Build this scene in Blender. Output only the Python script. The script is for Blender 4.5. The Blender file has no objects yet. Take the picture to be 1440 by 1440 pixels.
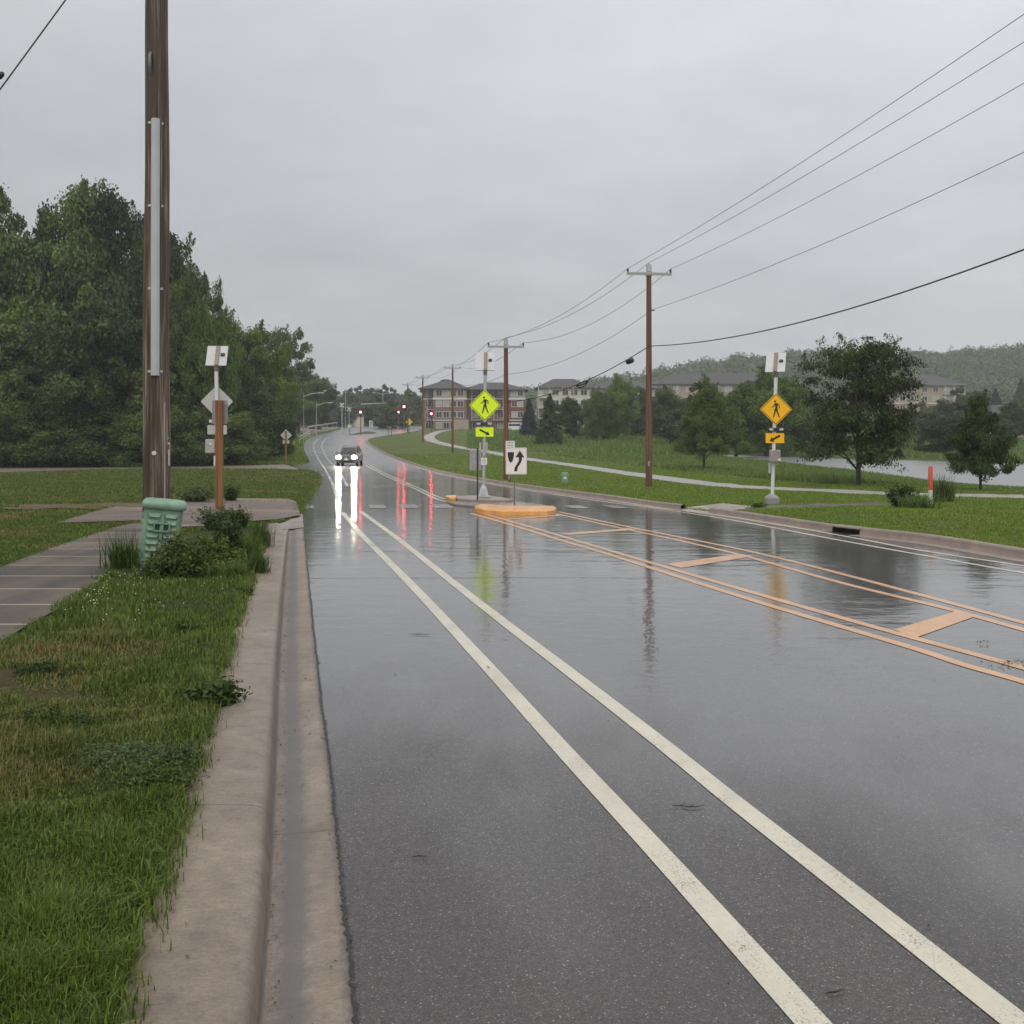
import bpy, bmesh, math, random
import numpy as np
from mathutils import Vector, Matrix
from mathutils.geometry import delaunay_2d_cdt

random.seed(7)
RNG = np.random.default_rng(11)
SC = bpy.context.scene
COL = SC.collection
EYE = 2.05           # camera height above the near road
HOR = 597.0          # image row of the horizon (1440 px photograph)
F = 1440.0
PI = math.pi

# ------------------------------------------------------------------ ground
KY = np.array([-60, 0, 8, 14, 20, 30, 40, 60, 90, 120, 150, 200, 250, 300, 350, 400, 600, 1600.])
KD = np.array([2.05, 2.05, 2.05, 2.12, 2.27, 2.52, 2.78, 3.25, 3.75, 3.60, 3.05, 2.1, 1.3, .6, .1, -.2, -.8, -3.])
_h = np.diff(KY); _d = np.diff(KD) / _h
_m = np.zeros_like(KY)
_m[0] = _d[0]; _m[-1] = _d[-1]
for i in range(1, len(KY) - 1):
    if _d[i-1] * _d[i] <= 0: _m[i] = 0
    else:
        w1 = 2*_h[i] + _h[i-1]; w2 = _h[i] + 2*_h[i-1]
        _m[i] = (w1 + w2) / (w1/_d[i-1] + w2/_d[i])
def prof(Y):
    Y = np.clip(np.asarray(Y, float), KY[0], KY[-1] - 1e-6)
    i = np.clip(np.searchsorted(KY, Y, side='right') - 1, 0, len(KY) - 2)
    t = (Y - KY[i]) / _h[i]
    return ((2*t**3 - 3*t**2 + 1)*KD[i] + (t**3 - 2*t**2 + t)*_h[i]*_m[i]
            + (-2*t**3 + 3*t**2)*KD[i+1] + (t**3 - t**2)*_h[i]*_m[i+1])
def gz(X, Y): return EYE - prof(Y)
def g1(x, y): return float(gz(x, y))
def P2(px, py, dz=0.0):
    """point of the ground (raised by dz) seen at a pixel of the photograph -> (x, y)"""
    k = (py - HOR) / F
    lo, hi = 0.3, 1500.
    for _ in range(60):
        m = .5*(lo + hi)
        if -k*m + (prof(m) - dz) > 0: lo = m
        else: hi = m
    return ((px - 720) / F * lo, lo)
def P(px, py, dz=0.0):
    x, y = P2(px, py, dz); return Vector((x, y, g1(x, y) + dz))
def at(px, py, Y): return Vector(((px - 720)/F*Y, Y, EYE - (py - HOR)/F*Y))
def cat(pts, n=8):
    """Catmull-Rom through a list of tuples"""
    p = [np.array(q, float) for q in pts]
    p = [2*p[0] - p[1]] + p + [2*p[-1] - p[-2]]
    out = []
    for i in range(1, len(p) - 2):
        for k in range(n):
            t = k / n
            out.append(.5*((2*p[i]) + (-p[i-1] + p[i+1])*t + (2*p[i-1] - 5*p[i] + 4*p[i+1] - p[i+2])*t*t
                           + (-p[i-1] + 3*p[i] - 3*p[i+1] + p[i+2])*t**3))
    out.append(p[-2]); return out
def PX(pts, n=6, dz=0.0): return [P2(q[0], q[1], dz) for q in cat(pts, n)]
def sstep(a, b, x):
    t = np.clip((np.asarray(x, float) - a)/(b - a), 0, 1); return t*t*(3 - 2*t)
def dist_poly(X, Y, line):
    """distance of arrays X,Y to a polyline"""
    d = np.full(np.shape(X), 1e9)
    for (x0, y0), (x1, y1) in zip(line[:-1], line[1:]):
        dx, dy = x1 - x0, y1 - y0; L = dx*dx + dy*dy + 1e-12
        t = np.clip(((X - x0)*dx + (Y - y0)*dy)/L, 0, 1)
        d = np.minimum(d, np.hypot(X - x0 - t*dx, Y - y0 - t*dy))
    return d
def inside(X, Y, poly):
    c = np.zeros(np.shape(X), bool); n = len(poly)
    for i in range(n):
        x0, y0 = poly[i]; x1, y1 = poly[(i + 1) % n]
        if y0 == y1: continue
        k = ((y0 > Y) != (y1 > Y)) & (X < (x1 - x0)*(Y - y0)/(y1 - y0) + x0)
        c ^= k
    return c

# --------------------------------------------------------------- materials
def newmat(name):
    m = bpy.data.materials.new(name); m.use_nodes = True
    nt = m.node_tree; b = nt.nodes['Principled BSDF']
    return m, nt, b
def N(nt, typ, **kw):
    n = nt.nodes.new(typ)
    for k, v in kw.items():
        if k.startswith('i_'):
            key = k[2:]
            key = int(key) if key.isdigit() else key.replace('_', ' ')
            n.inputs[key].default_value = v
        else: setattr(n, k, v)
    return n
def L(nt, a, b): nt.links.new(a, b)
def rgba(c): return (c[0], c[1], c[2], 1)
def ramp(nt, fac, stops):
    r = N(nt, 'ShaderNodeValToRGB')
    e = r.color_ramp.elements
    while len(e) < len(stops): e.new(.5)
    for k, (p, c) in enumerate(stops): e[k].position = p; e[k].color = rgba(c) if len(c) == 3 else c
    L(nt, fac, r.inputs[0]); return r.outputs[0]
def pos(nt, scale=(1, 1, 1), obj=False):
    if obj: src = N(nt, 'ShaderNodeTexCoord').outputs['Object']
    else: src = N(nt, 'ShaderNodeNewGeometry').outputs['Position']
    mp = N(nt, 'ShaderNodeMapping'); mp.inputs['Scale'].default_value = scale
    L(nt, src, mp.inputs[0]); return mp.outputs[0]
def noise(nt, vec, scale, detail=4, rough=.55):
    n = N(nt, 'ShaderNodeTexNoise', i_Scale=scale, i_Detail=detail, i_Roughness=rough)
    L(nt, vec, n.inputs['Vector']); return n.outputs[0]
def mixc(nt, f, a, b, blend='MIX'):
    m = N(nt, 'ShaderNodeMix', data_type='RGBA', blend_type=blend)
    for s, v in ((0, f), (6, a), (7, b)):
        if isinstance(v, (int, float)): m.inputs[s].default_value = v
        elif isinstance(v, tuple): m.inputs[s].default_value = rgba(v)
        else: L(nt, v, m.inputs[s])
    return m.outputs[2]
def mth(nt, op, a, b=None):
    m = N(nt, 'ShaderNodeMath', operation=op)
    for s, v in ((0, a), (1, b)):
        if v is None: continue
        if isinstance(v, (int, float)): m.inputs[s].default_value = v
        else: L(nt, v, m.inputs[s])
    return m.outputs[0]
def bump(nt, h, strength=.3, dist=.01):
    b = N(nt, 'ShaderNodeBump', i_Strength=strength, i_Distance=dist); L(nt, h, b.inputs['Height']); return b.outputs[0]
_plain = {}
def plain(name, col, rough=.6, metal=0., var=.18, scale=9., obj=True, spec=.5, coat=0.):
    """painted / plain surface with a little procedural dirt"""
    if name in _plain: return _plain[name]
    m, nt, b = newmat(name)
    v = pos(nt, obj=obj)
    n = noise(nt, v, scale, 5, .65)
    lo = tuple(c*(1 - var) for c in col); hi = tuple(min(1, c*(1 + var)) for c in col)
    L(nt, ramp(nt, n, [(.3, lo), (.7, hi)]), b.inputs['Base Color'])
    b.inputs['Roughness'].default_value = rough; b.inputs['Metallic'].default_value = metal
    b.inputs['Specular IOR Level'].default_value = spec; b.inputs['Coat Weight'].default_value = coat
    _plain[name] = m; return m
def emitter(name, col, s):
    m, nt, b = newmat(name)
    b.inputs['Base Color'].default_value = rgba(col)
    b.inputs['Emission Color'].default_value = rgba(col); b.inputs['Emission Strength'].default_value = s
    return m
def leafmat(name, dark, light, scale=.35, trans=.25):
    m, nt, b = newmat(name)
    out = nt.nodes['Material Output']
    rnd = N(nt, 'ShaderNodeNewGeometry').outputs['Random Per Island']
    n = noise(nt, pos(nt, obj=True), scale, 3, .6)
    f = mth(nt, 'ADD', mth(nt, 'MULTIPLY', rnd, .45), mth(nt, 'MULTIPLY', n, .75))
    oi = N(nt, 'ShaderNodeObjectInfo').outputs['Random']
    f = mth(nt, 'ADD', f, mth(nt, 'MULTIPLY', mth(nt, 'SUBTRACT', oi, .42), .48))
    c = ramp(nt, f, [(.25, dark), (.85, light)])
    L(nt, c, b.inputs['Base Color']); b.inputs['Roughness'].default_value = .55
    b.inputs['Specular IOR Level'].default_value = .25
    t = N(nt, 'ShaderNodeBsdfTranslucent'); L(nt, c, t.inputs[0])
    mx = N(nt, 'ShaderNodeMixShader', i_0=trans)
    L(nt, b.outputs[0], mx.inputs[1]); L(nt, t.outputs[0], mx.inputs[2]); L(nt, mx.outputs[0], out.inputs[0])
    return m

def wet_coat(nt, b, base_bump, rough_lo, rough_hi, weight=1.0):
    """water film: a clear coat with ripples and patchy sharpness"""
    v = pos(nt)
    patch = noise(nt, pos(nt, (.55, .16, 1)), 1.0, 4, .6)
    r = N(nt, 'ShaderNodeMapRange', i_1=.35, i_2=.65, i_3=rough_lo, i_4=rough_hi); L(nt, patch, r.inputs[0])
    sp0 = N(nt, 'ShaderNodeSeparateXYZ'); L(nt, v, sp0.inputs[0])
    fr0 = N(nt, 'ShaderNodeMapRange', interpolation_type='SMOOTHSTEP', i_1=22., i_2=170., i_3=0., i_4=.27); L(nt, sp0.outputs[1], fr0.inputs[0])
    L(nt, mth(nt, 'ADD', r.outputs[0], fr0.outputs[0]), b.inputs['Coat Roughness'])
    b.inputs['Coat Weight'].default_value = weight; b.inputs['Coat IOR'].default_value = 1.6
    rip = noise(nt, v, 9.0, 3, .6)
    rip2 = noise(nt, pos(nt, (.8, 1.6, 1)), 1.6, 2, .5)
    h = mth(nt, 'ADD', mth(nt, 'MULTIPLY', rip, .26), mth(nt, 'MULTIPLY', rip2, .9))
    L(nt, bump(nt, h, .42, .020), b.inputs['Coat Normal'])

def asphalt_mat():
    m, nt, b = newmat('wet_asphalt')
    v = pos(nt)
    vo = N(nt, 'ShaderNodeTexVoronoi', i_Scale=170.); L(nt, v, vo.inputs['Vector'])
    wn = N(nt, 'ShaderNodeTexWhiteNoise'); L(nt, vo.outputs['Position'], wn.inputs['Vector'])
    stone = ramp(nt, wn.outputs[0], [(0, (.042, .039, .038)), (.5, (.066, .0605, .059)), (.88, (.090, .083, .080)), (.975, (.13, .121, .115)), (.996, (.27, .25, .235))])
    big = ramp(nt, noise(nt, pos(nt, (.9, .22, 1)), .9, 5, .6), [(.3, (.82, .82, .82)), (.7, (1.16, 1.14, 1.12))])
    c = mixc(nt, 1.0, stone, big, 'MULTIPLY')
    # worn paler wheel tracks / tar joints across the lane
    n2 = noise(nt, v, 24., 5, .7)
    c = mixc(nt, .5, c, mixc(nt, 1., c, ramp(nt, n2, [(.3, (.6, .6, .6)), (.7, (1.35, 1.35, 1.35))]), 'MULTIPLY'))
    L(nt, c, b.inputs['Base Color'])
    b.inputs['Roughness'].default_value = .5
    L(nt, bump(nt, vo.outputs['Distance'], .55, .006), b.inputs['Normal'])
    wet_coat(nt, b, None, .02, .09, 1.0)
    b.inputs['Coat IOR'].default_value = 2.1; b.inputs['Specular IOR Level'].default_value = .15
    # the film of water is thin and broken on the drained near lane, unbroken further down the grade
    sp = N(nt, 'ShaderNodeSeparateXYZ'); L(nt, v, sp.inputs[0])
    dd = mth(nt, 'ADD', sp.outputs[1], mth(nt, 'MULTIPLY', mth(nt, 'SUBTRACT', noise(nt, pos(nt, (.8, .35, 1)), 1., 4, .6), .5), 7.))
    dd = mth(nt, 'ADD', dd, mth(nt, 'MULTIPLY', sp.outputs[0], .5))
    mr = N(nt, 'ShaderNodeMapRange', interpolation_type='SMOOTHSTEP', i_1=3.4, i_2=9.0, i_3=.22, i_4=1.0); L(nt, dd, mr.inputs[0]); L(nt, mr.outputs[0], b.inputs['Coat Weight'])
    return m
def paint_mat(name, col, wear=.25):
    m, nt, b = newmat(name)
    v = pos(nt)
    n = noise(nt, v, 28., 6, .75); n2 = noise(nt, v, 2.2, 4, .6)
    f = mth(nt, 'ADD', mth(nt, 'MULTIPLY', n, .7), mth(nt, 'MULTIPLY', n2, .3))
    worn = tuple(c*.42 + .02 for c in col)
    c = ramp(nt, f, [(.30, worn), (.30 + .13*wear + .01, tuple(x*.86 for x in col)), (.8, col)])
    pit = noise(nt, v, 120., 3, .7); reg = noise(nt, v, 3.1, 4, .6)
    pf = mth(nt, 'ADD', mth(nt, 'MULTIPLY', pit, .72), mth(nt, 'MULTIPLY', reg, .28))
    c = mixc(nt, ramp(nt, pf, [(.575, (0, 0, 0)), (.61, (.85,)*3)]), c, (.085, .08, .076))
    tone = noise(nt, pos(nt, (2., .7, 1)), 1.5, 5, .7); c = mixc(nt, .8, c, mixc(nt, 1., c, ramp(nt, tone, [(.3, (.80, .79, .77)), (.65, (1.05, 1.05, 1.05))]), 'MULTIPLY'))
    cr = N(nt, 'ShaderNodeTexVoronoi', feature='DISTANCE_TO_EDGE', i_Scale=1.3); L(nt, v, cr.inputs['Vector'])
    c = mixc(nt, ramp(nt, cr.outputs['Distance'], [(0, (.22, .22, .22)), (.004, (0, 0, 0))]), c, (.14, .13, .12))
    L(nt, c, b.inputs['Base Color']); b.inputs['Roughness'].default_value = .55
    L(nt, bump(nt, n, .3, .004), b.inputs['Normal'])
    wet_coat(nt, b, None, .12, .3, .6)
    return m
def concrete_mat(name, col, stain, coat=.25, joints=0., axis=1, jcol=(.06, .055, .05), streak=(3, 3, 3), rlo=.2, rhi=.45):
    m, nt, b = newmat(name)
    v = pos(nt)
    n = noise(nt, pos(nt, streak), 1.2, 6, .62); n2 = noise(nt, v, 60., 4, .7)
    c = ramp(nt, n, [(.28, stain), (.5, tuple(.5*(a + s) for a, s in zip(col, stain))), (.68, col)])
    c = mixc(nt, .35, c, mixc(nt, 1., c, ramp(nt, n2, [(.25, (.55, .55, .55)), (.75, (1.4, 1.4, 1.4))]), 'MULTIPLY'))
    if joints:
        sp = N(nt, 'ShaderNodeSeparateXYZ'); L(nt, v, sp.inputs[0])
        fr = mth(nt, 'FRACT', mth(nt, 'DIVIDE', sp.outputs[axis], joints))
        d = mth(nt, 'ABSOLUTE', mth(nt, 'SUBTRACT', fr, .5))
        k = ramp(nt, d, [(0, (1, 1, 1)), (.018, (1, 1, 1)), (.03, (0, 0, 0))])
        fl = mth(nt, 'FLOOR', mth(nt, 'ADD', mth(nt, 'DIVIDE', sp.outputs[axis], joints), .5)); wn_ = N(nt, 'ShaderNodeTexWhiteNoise', noise_dimensions='1D'); L(nt, fl, wn_.inputs['W'])
        c = mixc(nt, 1., c, ramp(nt, wn_.outputs[0], [(0, (.55, .54, .53)), (1, (1.3, 1.3, 1.3))]), 'MULTIPLY')
        c = mixc(nt, k, c, jcol)
    L(nt, c, b.inputs['Base Color']); b.inputs['Roughness'].default_value = .6
    L(nt, bump(nt, n2, .35, .004), b.inputs['Normal'])
    if coat: wet_coat(nt, b, None, rlo, rhi, coat)
    return m
def ground_grass(name, g_lo, g_hi, dry, dry_amt=.5, scale=.35):
    m, nt, b = newmat(name)
    v = pos(nt)
    n = noise(nt, v, scale, 6, .65); n2 = noise(nt, v, 7., 5, .75); n3 = noise(nt, v, 55., 4, .8)
    c = ramp(nt, n2, [(.3, g_lo), (.7, g_hi)])
    c = mixc(nt, ramp(nt, n, [(.52, (0, 0, 0)), (.68, (dry_amt,)*3)]), c, dry)
    c = mixc(nt, .7, c, mixc(nt, 1., c, ramp(nt, n3, [(.3, (.45, .45, .45)), (.72, (1.6, 1.6, 1.6))]), 'MULTIPLY'))
    L(nt, c, b.inputs['Base Color']); b.inputs['Roughness'].default_value = .85
    b.inputs['Specular IOR Level'].default_value = .15
    L(nt, bump(nt, n3, .8, .04), b.inputs['Normal'])
    return m
def blademat(name, lo, hi, dry, dry_lo=.5, dry_hi=.66, scale=.35):
    m, nt, b = newmat(name)
    out = nt.nodes['Material Output']
    rnd = N(nt, 'ShaderNodeNewGeometry').outputs['Random Per Island']
    v = pos(nt)
    n = noise(nt, v, scale, 6, .65); n2 = noise(nt, v, 1.7, 3, .6)
    f = mth(nt, 'ADD', mth(nt, 'MULTIPLY', rnd, .55), mth(nt, 'MULTIPLY', n2, .5))
    c = ramp(nt, f, [(.2, lo), (.8, hi)])
    d = mth(nt, 'MULTIPLY', ramp(nt, n, [(dry_lo, (0, 0, 0)), (dry_hi, (1, 1, 1))]), mth(nt, 'GREATER_THAN', rnd, .42))
    c = mixc(nt, d, c, dry)
    L(nt, c, b.inputs['Base Color']); b.inputs['Roughness'].default_value = .5
    b.inputs['Specular IOR Level'].default_value = .3
    t = N(nt, 'ShaderNodeBsdfTranslucent'); L(nt, c, t.inputs[0])
    mx = N(nt, 'ShaderNodeMixShader', i_0=.3)
    L(nt, b.outputs[0], mx.inputs[1]); L(nt, t.outputs[0], mx.inputs[2]); L(nt, mx.outputs[0], out.inputs[0])
    return m
def wood_mat(name, dark, mid, pale, pale_pos=.66, sc=(26, 26, .55)):
    m, nt, b = newmat(name)
    v = pos(nt, sc, obj=True)
    n = noise(nt, v, 1.0, 7, .7); n2 = noise(nt, pos(nt, (9, 9, .35), obj=True), 1.0, 4, .6)
    f = mth(nt, 'ADD', mth(nt, 'MULTIPLY', n, .55), mth(nt, 'MULTIPLY', n2, .45))
    L(nt, ramp(nt, f, [(.36, dark), (.52, mid), (pale_pos, pale)]), b.inputs['Base Color'])
    b.inputs['Roughness'].default_value = .6; b.inputs['Specular IOR Level'].default_value = .35
    L(nt, bump(nt, n, .8, .012), b.inputs['Normal'])
    return m

M_ASPH = asphalt_mat()
M_WHITE = paint_mat('white_road_paint', (.60, .56, .44), .5)
M_FAINT = paint_mat('worn_white_paint', (.42, .41, .37), .8)
M_OLD = paint_mat('old_crosswalk_paint', (.21, .205, .195), 2.0)
M_YEL = paint_mat('orange_yellow_road_paint', (.66, .36, .17), .6)
M_KERB = concrete_mat('kerb_concrete', (.30, .235, .19), (.215, .175, .145), .22, 0)
M_KERBR = concrete_mat('kerb_concrete_wet', (.25, .19, .15), (.15, .11, .085), .35, 0)
M_WALK = concrete_mat('sidewalk_concrete', (.115, .086, .058), (.036, .027, .018), .08, 1.15, 1, (.27, .235, .19), (1.6, .5, 1))  # pale joint colour paints in the wet reflection along the joints
M_PLAZA = concrete_mat('ramp_concrete', (.21, .152, .112), (.095, .058, .040), .2, 1.15, 1, (.075, .055, .04), (.5, 1.8, 1))
M_APRON = concrete_mat('apron_concrete', (.30, .25, .21), (.17, .14, .12), .4, .9, 0, (.12, .1, .09), (2, 2, 1))
M_PATH = concrete_mat('trail_concrete', (.33, .31, .285), (.23, .215, .195), .3, 0)
M_LAWN = ground_grass('lawn_ground', (.020, .026, .007), (.055, .062, .018), (.13, .09, .045), .75, .33)
M_LAWNR = ground_grass('mown_lawn_ground', (.05, .072, .014), (.105, .14, .03), (.17, .155, .055), .55, .18)
M_FIELD = ground_grass('field_ground', (.055, .085, .02), (.105, .15, .04), (.16, .16, .06), .4, .05)
M_GRAVEL = concrete_mat('gravel_drive', (.22, .17, .13), (.10, .08, .062), .25, 0, streak=(.4, 2., 1))
M_GALV = plain('galvanised_steel', (.46, .47, .47), .45, .4, .15, 14)
M_WHITEPOLE = plain('white_painted_steel', (.66, .66, .63), .4, 0, .08, 6)
M_ALU = plain('sign_back_aluminium', (.46, .45, .43), .45, .25, .1, 7)
M_BLACK = plain('black_plastic', (.012, .012, .012), .45, 0, .2)
M_DARK = plain('dark_steel', (.045, .045, .048), .5, .3, .2)
M_BRACKET = plain('brown_bracket', (.20, .165, .15), .5, .3, .15)
M_SIGNW = plain('white_sign_sheeting', (.72, .70, .70), .4, 0, .05, 4)
M_SIGNLIME = plain('lime_sign_sheeting', (.74, .95, .02), .35, 0, .03, 3)
M_SIGNORG = plain('amber_sign_sheeting', (.95, .50, .008), .35, 0, .03, 3)
M_SIGNBLK = plain('black_sign_ink', (.015, .013, .012), .5, 0, .1)
M_NOSE = paint_mat('orange_kerb_paint', (.90, .42, .10), 1.0)
M_POLE = wood_mat('weathered_pole_wood', (.022, .014, .010), (.090, .060, .040), (.36, .29, .22), .64, (34, 34, .8))
M_POLE2 = wood_mat('brown_pole_wood', (.07, .036, .024), (.155, .072, .045), (.24, .125, .085), .68, (14, 14, .4))
M_POST = wood_mat('brown_post_wood', (.10, .045, .018), (.22, .10, .04), (.33, .17, .075), .7)
M_GREENBOX = plain('pale_green_plastic', (.175, .28, .195), .48, 0, .26, 6)
M_CABLE = plain('black_cable', (.02, .02, .022), .5, 0, .1)
M_WIRE = plain('weathered_wire', (.10, .10, .11), .5, .3, .1)
M_BARK = wood_mat('tree_bark', (.02, .016, .012), (.05, .04, .03), (.10, .085, .07), .72, (10, 10, 2))
M_TAN = plain('tan_siding', (.34, .275, .215), .7, 0, .1, .4)
M_CREAM = plain('cream_siding', (.60, .56, .49), .7, 0, .08, .4)
M_TRIMW = plain('pale_trim', (.62, .58, .52), .6, 0, .05)
M_ROOF = plain('grey_shingles', (.062, .056, .057), .8, 0, .2, 1.2)
M_GLASS = plain('dark_window_glass', (.05, .055, .065), .12, 0, .3, .5)
M_GLASSL = plain('curtained_window_glass', (.36, .36, .36), .25, 0, .2, .5)
def brick_mat():
    m, nt, b = newmat('red_brown_brick')
    br = N(nt, 'ShaderNodeTexBrick', i_Scale=4.); br.inputs['Color1'].default_value = rgba((.20, .052, .036)); br.inputs['Color2'].default_value = rgba((.15, .042, .030)); br.inputs['Mortar'].default_value = rgba((.2, .12, .10))
    L(nt, pos(nt, (1, 1, 1), obj=True), br.inputs[0]); L(nt, br.outputs[0], b.inputs['Base Color']); b.inputs['Roughness'].default_value = .8
    return m
M_BRICK = brick_mat()
LEAF = dict(
    feather=leafmat('feathery_dark_leaves', (.014, .028, .009), (.145, .20, .055), .35),
    deep=leafmat('cottonwood_leaves', (.010, .021, .006), (.135, .200, .042), .28),
    green=leafmat('mid_green_leaves', (.014, .030, .007), (.120, .175, .040), .3),
    lime=leafmat('yellow_green_leaves', (.075, .11, .013), (.29, .345, .055), .3),
    dark=leafmat('dark_leaves', (.012, .024, .007), (.108, .155, .038), .35),
    bright=leafmat('fresh_green_leaves', (.028, .060, .010), (.15, .235, .042), .3),
    grey=leafmat('haze_tinted_leaves', (.045, .065, .03), (.125, .16, .072), .2),  # greyed: some of the distance haze is put into the leaf colour
    blue=leafmat('blue_spruce_needles', (.022, .036, .032), (.05, .075, .065), .3),
    weed=leafmat('weed_leaves', (.025, .05, .009), (.10, .165, .03), 3.),
    frond=leafmat('olive_fronds', (.035, .055, .010), (.18, .23, .045), 3.),
    silver=leafmat('silvery_weed_leaves', (.035, .058, .020), (.115, .16, .065), 3.),
    darkweed=leafmat('dark_weed_leaves', (.012, .026, .006), (.055, .095, .02), 3.),
)

# --------------------------------------------------------------- building kit
def link(name, me, mat, parent=None):
    o = bpy.data.objects.new(name, me); COL.objects.link(o)
    if mat:
        for m in (mat if isinstance(mat, (list, tuple)) else [mat]): me.materials.append(m)
    if parent: o.parent = parent
    return o
def tag(o, label=None, cat=None, group=None, kind=None):
    if label: o['label'] = label
    if cat: o['category'] = cat
    if group: o['group'] = group
    if kind: o['kind'] = kind
    return o
def empty(name, loc, label=None, cat=None, group=None, rz=0.):
    o = bpy.data.objects.new(name, None); COL.objects.link(o); o.location = loc; o.rotation_euler = (0, 0, rz)
    o.empty_display_size = .2
    return tag(o, label, cat, group)
def arr_mesh(name, V, Fc, smooth=False):
    V = np.asarray(V, np.float32); Fc = np.asarray(Fc, np.int32)
    me = bpy.data.meshes.new(name); k = Fc.shape[1]
    me.vertices.add(len(V)); me.vertices.foreach_set('co', V.ravel())
    me.loops.add(Fc.size); me.loops.foreach_set('vertex_index', Fc.ravel())
    me.polygons.add(len(Fc)); me.polygons.foreach_set('loop_start', np.arange(0, Fc.size, k, dtype=np.int32))
    me.polygons.foreach_set('loop_total', np.full(len(Fc), k, np.int32))
    if smooth: me.polygons.foreach_set('use_smooth', np.ones(len(Fc), bool))
    me.update(calc_edges=True); return me
class MB:
    def __init__(s): s.v = []; s.f = []; s.sm = []
    def add(s, v, f, smooth=False):
        o = len(s.v); s.v += [tuple(q) for q in v]; s.f += [[o + i for i in q] for q in f]; s.sm += [smooth]*len(f); return s
    def box(s, c, d, rz=0., M=None, taper=1.):
        x, y, z = d[0]/2, d[1]/2, d[2]/2
        v = [Vector((a*x*(taper if e > 0 else 1), b*y*(taper if e > 0 else 1), e*z)) for e in (-1, 1) for a, b in ((-1, -1), (1, -1), (1, 1), (-1, 1))]
        R = M or Matrix.Rotation(rz, 3, 'Z')
        return s.add([R @ q + Vector(c) for q in v], [(3, 2, 1, 0), (4, 5, 6, 7), (0, 1, 5, 4), (1, 2, 6, 5), (2, 3, 7, 6), (3, 0, 4, 7)])
    def rbox(s, c, d, r=.02, M=None):
        """box with chamfered vertical and top edges"""
        x, y, z = d[0]/2, d[1]/2, d[2]/2
        def ring(ix, zz):
            a, b = x - ix, y - ix
            return [(-a + r, -b, zz), (a - r, -b, zz), (a, -b + r, zz), (a, b - r, zz), (a - r, b, zz), (-a + r, b, zz), (-a, b - r, zz), (-a, -b + r, zz)]
        v = ring(r*.7, -z) + ring(0, -z + r) + ring(0, z - r) + ring(r*.7, z)
        f = [tuple(reversed(range(8))), tuple(range(24, 32))]
        for k in range(3):
            for i in range(8): f.append((k*8 + i, k*8 + (i+1) % 8, k*8 + 8 + (i+1) % 8, k*8 + 8 + i))
        R = M or Matrix.Identity(3)
        return s.add([R @ Vector(q) + Vector(c) for q in v], f)
    def tube(s, pts, r, n=8, caps=True):
        pts = [Vector(p) for p in pts]
        rr = r if isinstance(r, (list, tuple)) else [r]*len(pts)
        v = []; f = []; up = None
        for i, p in enumerate(pts):
            t = (pts[min(i+1, len(pts)-1)] - pts[max(i-1, 0)]).normalized()
            if up is None: up = Vector((1, 0, 0)) if abs(t.x) < .8 else Vector((0, 0, 1))
            a = (up - t*up.dot(t)).normalized(); b = t.cross(a); up = a
            for k in range(n):
                w = 2*PI*k/n; v.append(p + (a*math.cos(w) + b*math.sin(w))*rr[i])
        for i in range(len(pts) - 1):
            for k in range(n): f.append((i*n + k, i*n + (k+1) % n, (i+1)*n + (k+1) % n, (i+1)*n + k))
        s.add(v, f, True)
        if caps:
            s.add(v[:n], [tuple(reversed(range(n)))]); s.add(v[-n:], [tuple(range(n))])
        return s
    def prism(s, outline, y0, y1, o=(0, 0, 0), M=None):
        """outline in x,z extruded along y"""
        n = len(outline); R = M or Matrix.Identity(3); o = Vector(o)
        v = [R @ Vector((x, y0, z)) + o for x, z in outline] + [R @ Vector((x, y1, z)) + o for x, z in outline]
        f = [tuple(range(n)), tuple(reversed(range(n, 2*n)))] + [(i + n, (i+1) % n + n, (i+1) % n, i) for i in range(n)]
        return s.add(v, f)
    def ball(s, c, r, seg=8, sq=(1, 1, 1)):
        v = []; f = []
        for i in range(seg + 1):
            a = PI*i/seg
            for k in range(seg):
                w = 2*PI*k/seg; v.append((c[0] + r*sq[0]*math.sin(a)*math.cos(w), c[1] + r*sq[1]*math.sin(a)*math.sin(w), c[2] + r*sq[2]*math.cos(a)))
        for i in range(seg):
            for k in range(seg): f.append((i*seg + k, (i+1)*seg + k, (i+1)*seg + (k+1) % seg, i*seg + (k+1) % seg))
        return s.add(v, f, True)
    def build(s, name, mat, parent=None):
        me = bpy.data.meshes.new(name); me.from_pydata(s.v, [], s.f); me.update()
        me.polygons.foreach_set('use_smooth', s.sm)
        bm = bmesh.new(); bm.from_mesh(me); bmesh.ops.recalc_face_normals(bm, faces=bm.faces); bm.to_mesh(me); bm.free()
        return link(name, me, mat, parent)
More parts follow.
